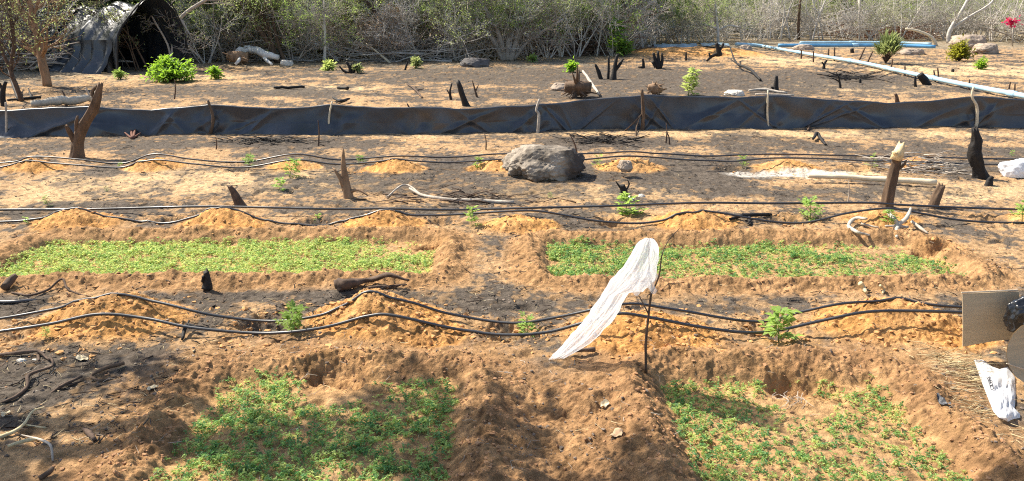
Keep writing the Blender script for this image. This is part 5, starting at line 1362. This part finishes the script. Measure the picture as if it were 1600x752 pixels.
brushwood('brushwood_pile', 'wide pile of cut reddish branches lying behind the deep blue pipes', 1330, 1470, 63, 90, mat('red_brush', (.26, .13, .08), .9, .4, 5), 1, .5)
brushwood('brushwood_pile', 'bleached grey tangle of cut brush above the reddish branches', 1240, 1480, 60, 150, twig_pale, 2, 1.4)
brushwood('brushwood_pile', 'grey cut brush heaped behind the orange soil bank', 1050, 1240, 62, 110, twig_grey, 3, 1.2)
brushwood('brushwood_pile', 'dark brown dead brush heap at the thicket foot left of the vivid green sapling', 825, 940, 88, 170, mat('dark_brush', (.13, .08, .055), .9, .4, 5), 4, 1.1)
brushwood('brushwood_pile', 'low grey brush litter at the thicket foot left of centre', 440, 720, 97, 120, twig_grey, 5, .5)
brushwood('brushwood_pile', 'low dead brush at the thicket foot between white trunk and shelter', 300, 440, 96, 60, twig_brown, 6, .5)
brushwood('brushwood_pile', 'dead fallen sticks lying beneath the left edge trees', 0, 110, 112, 45, twig_brown, 7, .5)
brushwood('brushwood_pile', 'dark brush under the pink flowers at upper right', 1560, 1700, 68, 90, twig_brown, 8, 1.2)
bm = MB(); fb = top(1582, 73); r2 = random.Random(4)
for i in range(70):
    c = Vector(PA(1580 + r2.gauss(0, 6), 34 + r2.gauss(0, 3), fb.y)); bm.leaf(c, Vector((r2.gauss(0, 1), r2.gauss(0, 1), r2.gauss(0, 1))), Vector((0, 0, 1)), .15, .12)
st_ = MB(); st_.tube([fb, Vector(PA(1579, 48, fb.y)), Vector(PA(1580, 30, fb.y))], [.02, .015, .008], 5); st_.tube([Vector(PA(1579, 48, fb.y)), Vector(PA(1588, 32, fb.y))], [.012, .006], 5)
root = empty('flowering_shrub', fb, 'bright pink flowers on a thin shrub at upper right', 'shrub')
for m_, nm, mt in ((bm, 'blossoms', flower_m), (st_, 'stem', twig_brown)):
    o = m_.build(nm, mt, None); o.data.transform(Matrix.Translation(-fb)); o.parent = root

RMIN = .003
# ------------------------------------------------------------ tree left of the camera whose crown shades the near beds
def shade_tree(name, label, base, limbs, seed, lm, leafL, nleaf, kids, klen):
    r2 = random.Random(seed); b = Vector((base[0], base[1], float(terrain(base[0], base[1])))); root = empty(name, b, label, 'tree')
    W, C_, Lf = MB(), MB(), MB()
    for pts, r0, r1, kd in limbs:
        path = [Vector(v) for v in smooth_path([Vector(p) for p in pts], 5)]
        w = np.linspace(r0, r1, len(path)); W.tube(path, list(w), 10, .15, seed)
        for k in range(kd):
            t = r2.uniform(.25, 1.0) * (len(path) - 1); i = min(int(t), len(path) - 2)
            d = (path[i + 1] - path[i]).normalized() * .6 + Vector((r2.gauss(0, .8), r2.gauss(0, .8), r2.gauss(.1, .3)))
            grow(r2, C_, Lf, path[i].lerp(path[i + 1], t - i), d.normalized(), klen * r2.uniform(.6, 1.3), .02, 1, 3, .02, .2, nleaf, leafL, 1.5, [0, 6, 6, 0])
    W.build('trunk', bark, root); C_.build('branches', twig_brown, root); Lf.build('crown', lm, root)
    return root
shade_tree('shade_tree', 'leafy tree standing left of the near beds', (-6.2, 4.35),
    [([(0, 0, -.1), (.2, .1, 1.3), (.8, .3, 2.5), (1.3, .4, 3.4)], .17, .10, 0), ([(.8, .3, 2.5), (1.7, .6, 3.3), (2.9, .6, 3.9), (3.9, .5, 4.2)], .09, .03, 9),
     ([(1.3, .4, 3.4), (1.9, -.2, 4.1), (3.0, -.6, 4.6)], .07, .03, 7), ([(1.3, .4, 3.4), (2.1, .9, 4.4), (2.9, 1.0, 5.2)], .07, .03, 5), ([(2.9, .8, 3.9), (3.9, .2, 4.3), (5.0, 0, 4.5)], .04, .02, 7)], 5, leaf_green, .10, 4, 5, .8)
# ------------------------------------------------------------ litter
def litter(name, label, cat, n, m, L, r, py0, py1, seed, cond, curve=.25):
    r2 = random.Random(seed); mb = MB(); px = []; pts = []
    X, Y = [], []
    for i in range(n):
        q = P(r2.uniform(-250, 1850), r2.uniform(py0, py1)); X.append(q[0]); Y.append(q[1])
    X, Y = np.array(X), np.array(Y); k = cond(X, Y); Z = terrain(X, Y)
    for x_, y_, z_, kk in zip(X, Y, Z, k):
        if r2.random() > kk: continue
        s = 1 + .5 * max(0, y_ - 8) / 8
        l = r2.uniform(*L) * s; a = r2.uniform(0, 6.28); d = Vector((math.cos(a), math.sin(a), r2.uniform(-.1, .25))) * l
        p = Vector((x_, y_, z_ + .004)); rr = r2.uniform(*r) * s
        mb.tube([p, p + d * .5 + Vector((r2.gauss(0, curve) * l * .5, r2.gauss(0, curve) * l * .5, .02 * l)), p + d], [rr, rr * .9, rr * .4], 3, cap=False)
    o = mb.build(name, m); return tag(o, label, cat, kind='stuff')
def free(x, y):
    k = np.ones_like(x)
    for b in BEDS: k = k * sst(.05, .35, bed_sd(x, y, b))
    for (mx, my, h, r) in MW: k = k * sst(.6, 1.1, np.sqrt((x - mx) ** 2 + (y - my) ** 2) / r)
    return k
litter('twig_litter', 'small charred twigs scattered over the burnt ground', 'twigs', 15000, char, (.01, .08), (.001, .0045), 78, 700, 1, lambda x, y: free(x, y) * (.25 + .75 * sst(-.1, .3, fbm(x * 1.1, y * 1.1, 101, 4))) * sst(4.2, 5.2, y + 2.5 * (x < -1.6)))
litter('stick_litter', 'grey brown sticks scattered over the burnt ground', 'twigs', 3000, wood_dark, (.03, .16), (.001, .004), 76, 700, 2, lambda x, y: free(x, y) * sst(4.6, 5.2, y + 2.5 * (x < -1.6)) * .7, .6)
litter('straw_litter', 'pale dry stalks scattered over the soil', 'straw', 4200, straw_m, (.015, .08), (.0008, .002), 80, 700, 3, lambda x, y: .08 + .9 * free(x, y) * (1 - .9 * (y < 4.4) * (np.abs(x - .27) < .8)))
litter('root_litter', 'fine roots and dry fibres lying on the turned soil', 'roots', 1800, wood_grey, (.02, .10), (.0006, .0018), 350, 752, 4, lambda x, y: np.ones_like(x) * .4, .6)

def clods(name, label, n, m, size, seed, wfn, py0, py1):
    r2 = np.random.RandomState(seed)
    px = r2.uniform(-200, 1800, n); py = r2.uniform(py0, py1, n)
    t = (0 - H) / (-ST + (376 - py) / F * CT); X = (px - 800) / F * t; Y = (CT + (376 - py) / F * ST) * t
    w = wfn(X, Y); s_ = r2.rand(n) < w; X, Y = X[s_], Y[s_]
    Z, ridge, inbed, orange, w1 = terrain(X, Y, True)
    bm = bmesh.new(); bmesh.ops.create_icosphere(bm, subdivisions=1, radius=1); bv = np.array([tuple(v.co) for v in bm.verts]); bf = np.array([[v.index for v in f.verts] for f in bm.faces]); bm.free()
    k = len(X); sz = (size[0] + (size[1] - size[0]) * r2.rand(k) ** 3) * (1 + .4 * np.maximum(Y - 7, 0) / 6)
    jit = 1 + .35 * r2.randn(k, len(bv), 1).clip(-1.2, 1.2)
    asp = np.stack([r2.uniform(.7, 1.3, k), r2.uniform(.7, 1.3, k), r2.uniform(.5, .9, k)], 1)
    V = bv[None] * jit * asp[:, None, :] * sz[:, None, None] + np.stack([X, Y, Z + sz * .15], 1)[:, None, :]
    Fc = bf[None] + (np.arange(k) * len(bv))[:, None, None]
    o = np_mesh(name, V.reshape(-1, 3), Fc.reshape(-1, 3), m, False, 3)
    return tag(o, label, 'soil', kind='stuff')
def near_ridge(x, y):
    k = np.zeros_like(x)
    for b in BEDS: k = np.maximum(k, np.exp(-((bed_sd(x, y, b) - .12) / .15) ** 2))
    return k
def near_mound(x, y):
    k = np.zeros_like(x)
    for (mx, my, h, r) in MW: k = np.maximum(k, np.exp(-(np.sqrt((x - mx) ** 2 + (y - my) ** 2) / r / .9) ** 2))
    for (mx, my, h, r) in PW: k = np.maximum(k, .8 * np.exp(-(np.sqrt((x - mx) ** 2 + (y - my) ** 2) / r / 1.3) ** 2))
    return k
clods('soil_clods', 'brown soil crumbs and clods on the bed ridges', 26000, mat('brown_clod', (.35, .19, .095), .95, .4, 4), (.002, .012), 1, lambda x, y: near_ridge(x, y) * .8 + .05, 350, 760)
clods('soil_clods', 'orange soil crumbs and clods on the planting mounds', 26000, mat('orange_clod', (.50, .265, .105), .95, .35, 4), (.003, .020), 2, lambda x, y: near_mound(x, y) * .9, 235, 570)
clods('pebbles', 'small dark and pale pebbles on the burnt ground', 16000, mat('pebble', (.17, .13, .10), .9, .7, 3), (.002, .011), 3, lambda x, y: free(x, y) * .6, 100, 720)
# roots hanging in the dug hole of the near right bed
mb = MB(); hb = top(1238, 606); r2 = random.Random(3)
for i in range(16):
    x_ = hb.x + r2.uniform(-.10, .09); y_ = hb.y + r2.uniform(-.02, .12); z_ = float(terrain(x_, y_)) + .03
    mb.tube(smooth_path([(x_, y_ + .02, z_), (x_ + r2.gauss(0, .03), y_ - .01, z_ - .01), (x_ + r2.gauss(0, .06), y_ - .07, float(terrain(x_, y_ - .07)) + .01)], 3), list(np.linspace(.0022, .0008, 7)), 4)
thing_mesh('exposed_roots', mb, wood_grey, hb, 'fine exposed roots hanging in the dug hole of the near right bed', 'roots')
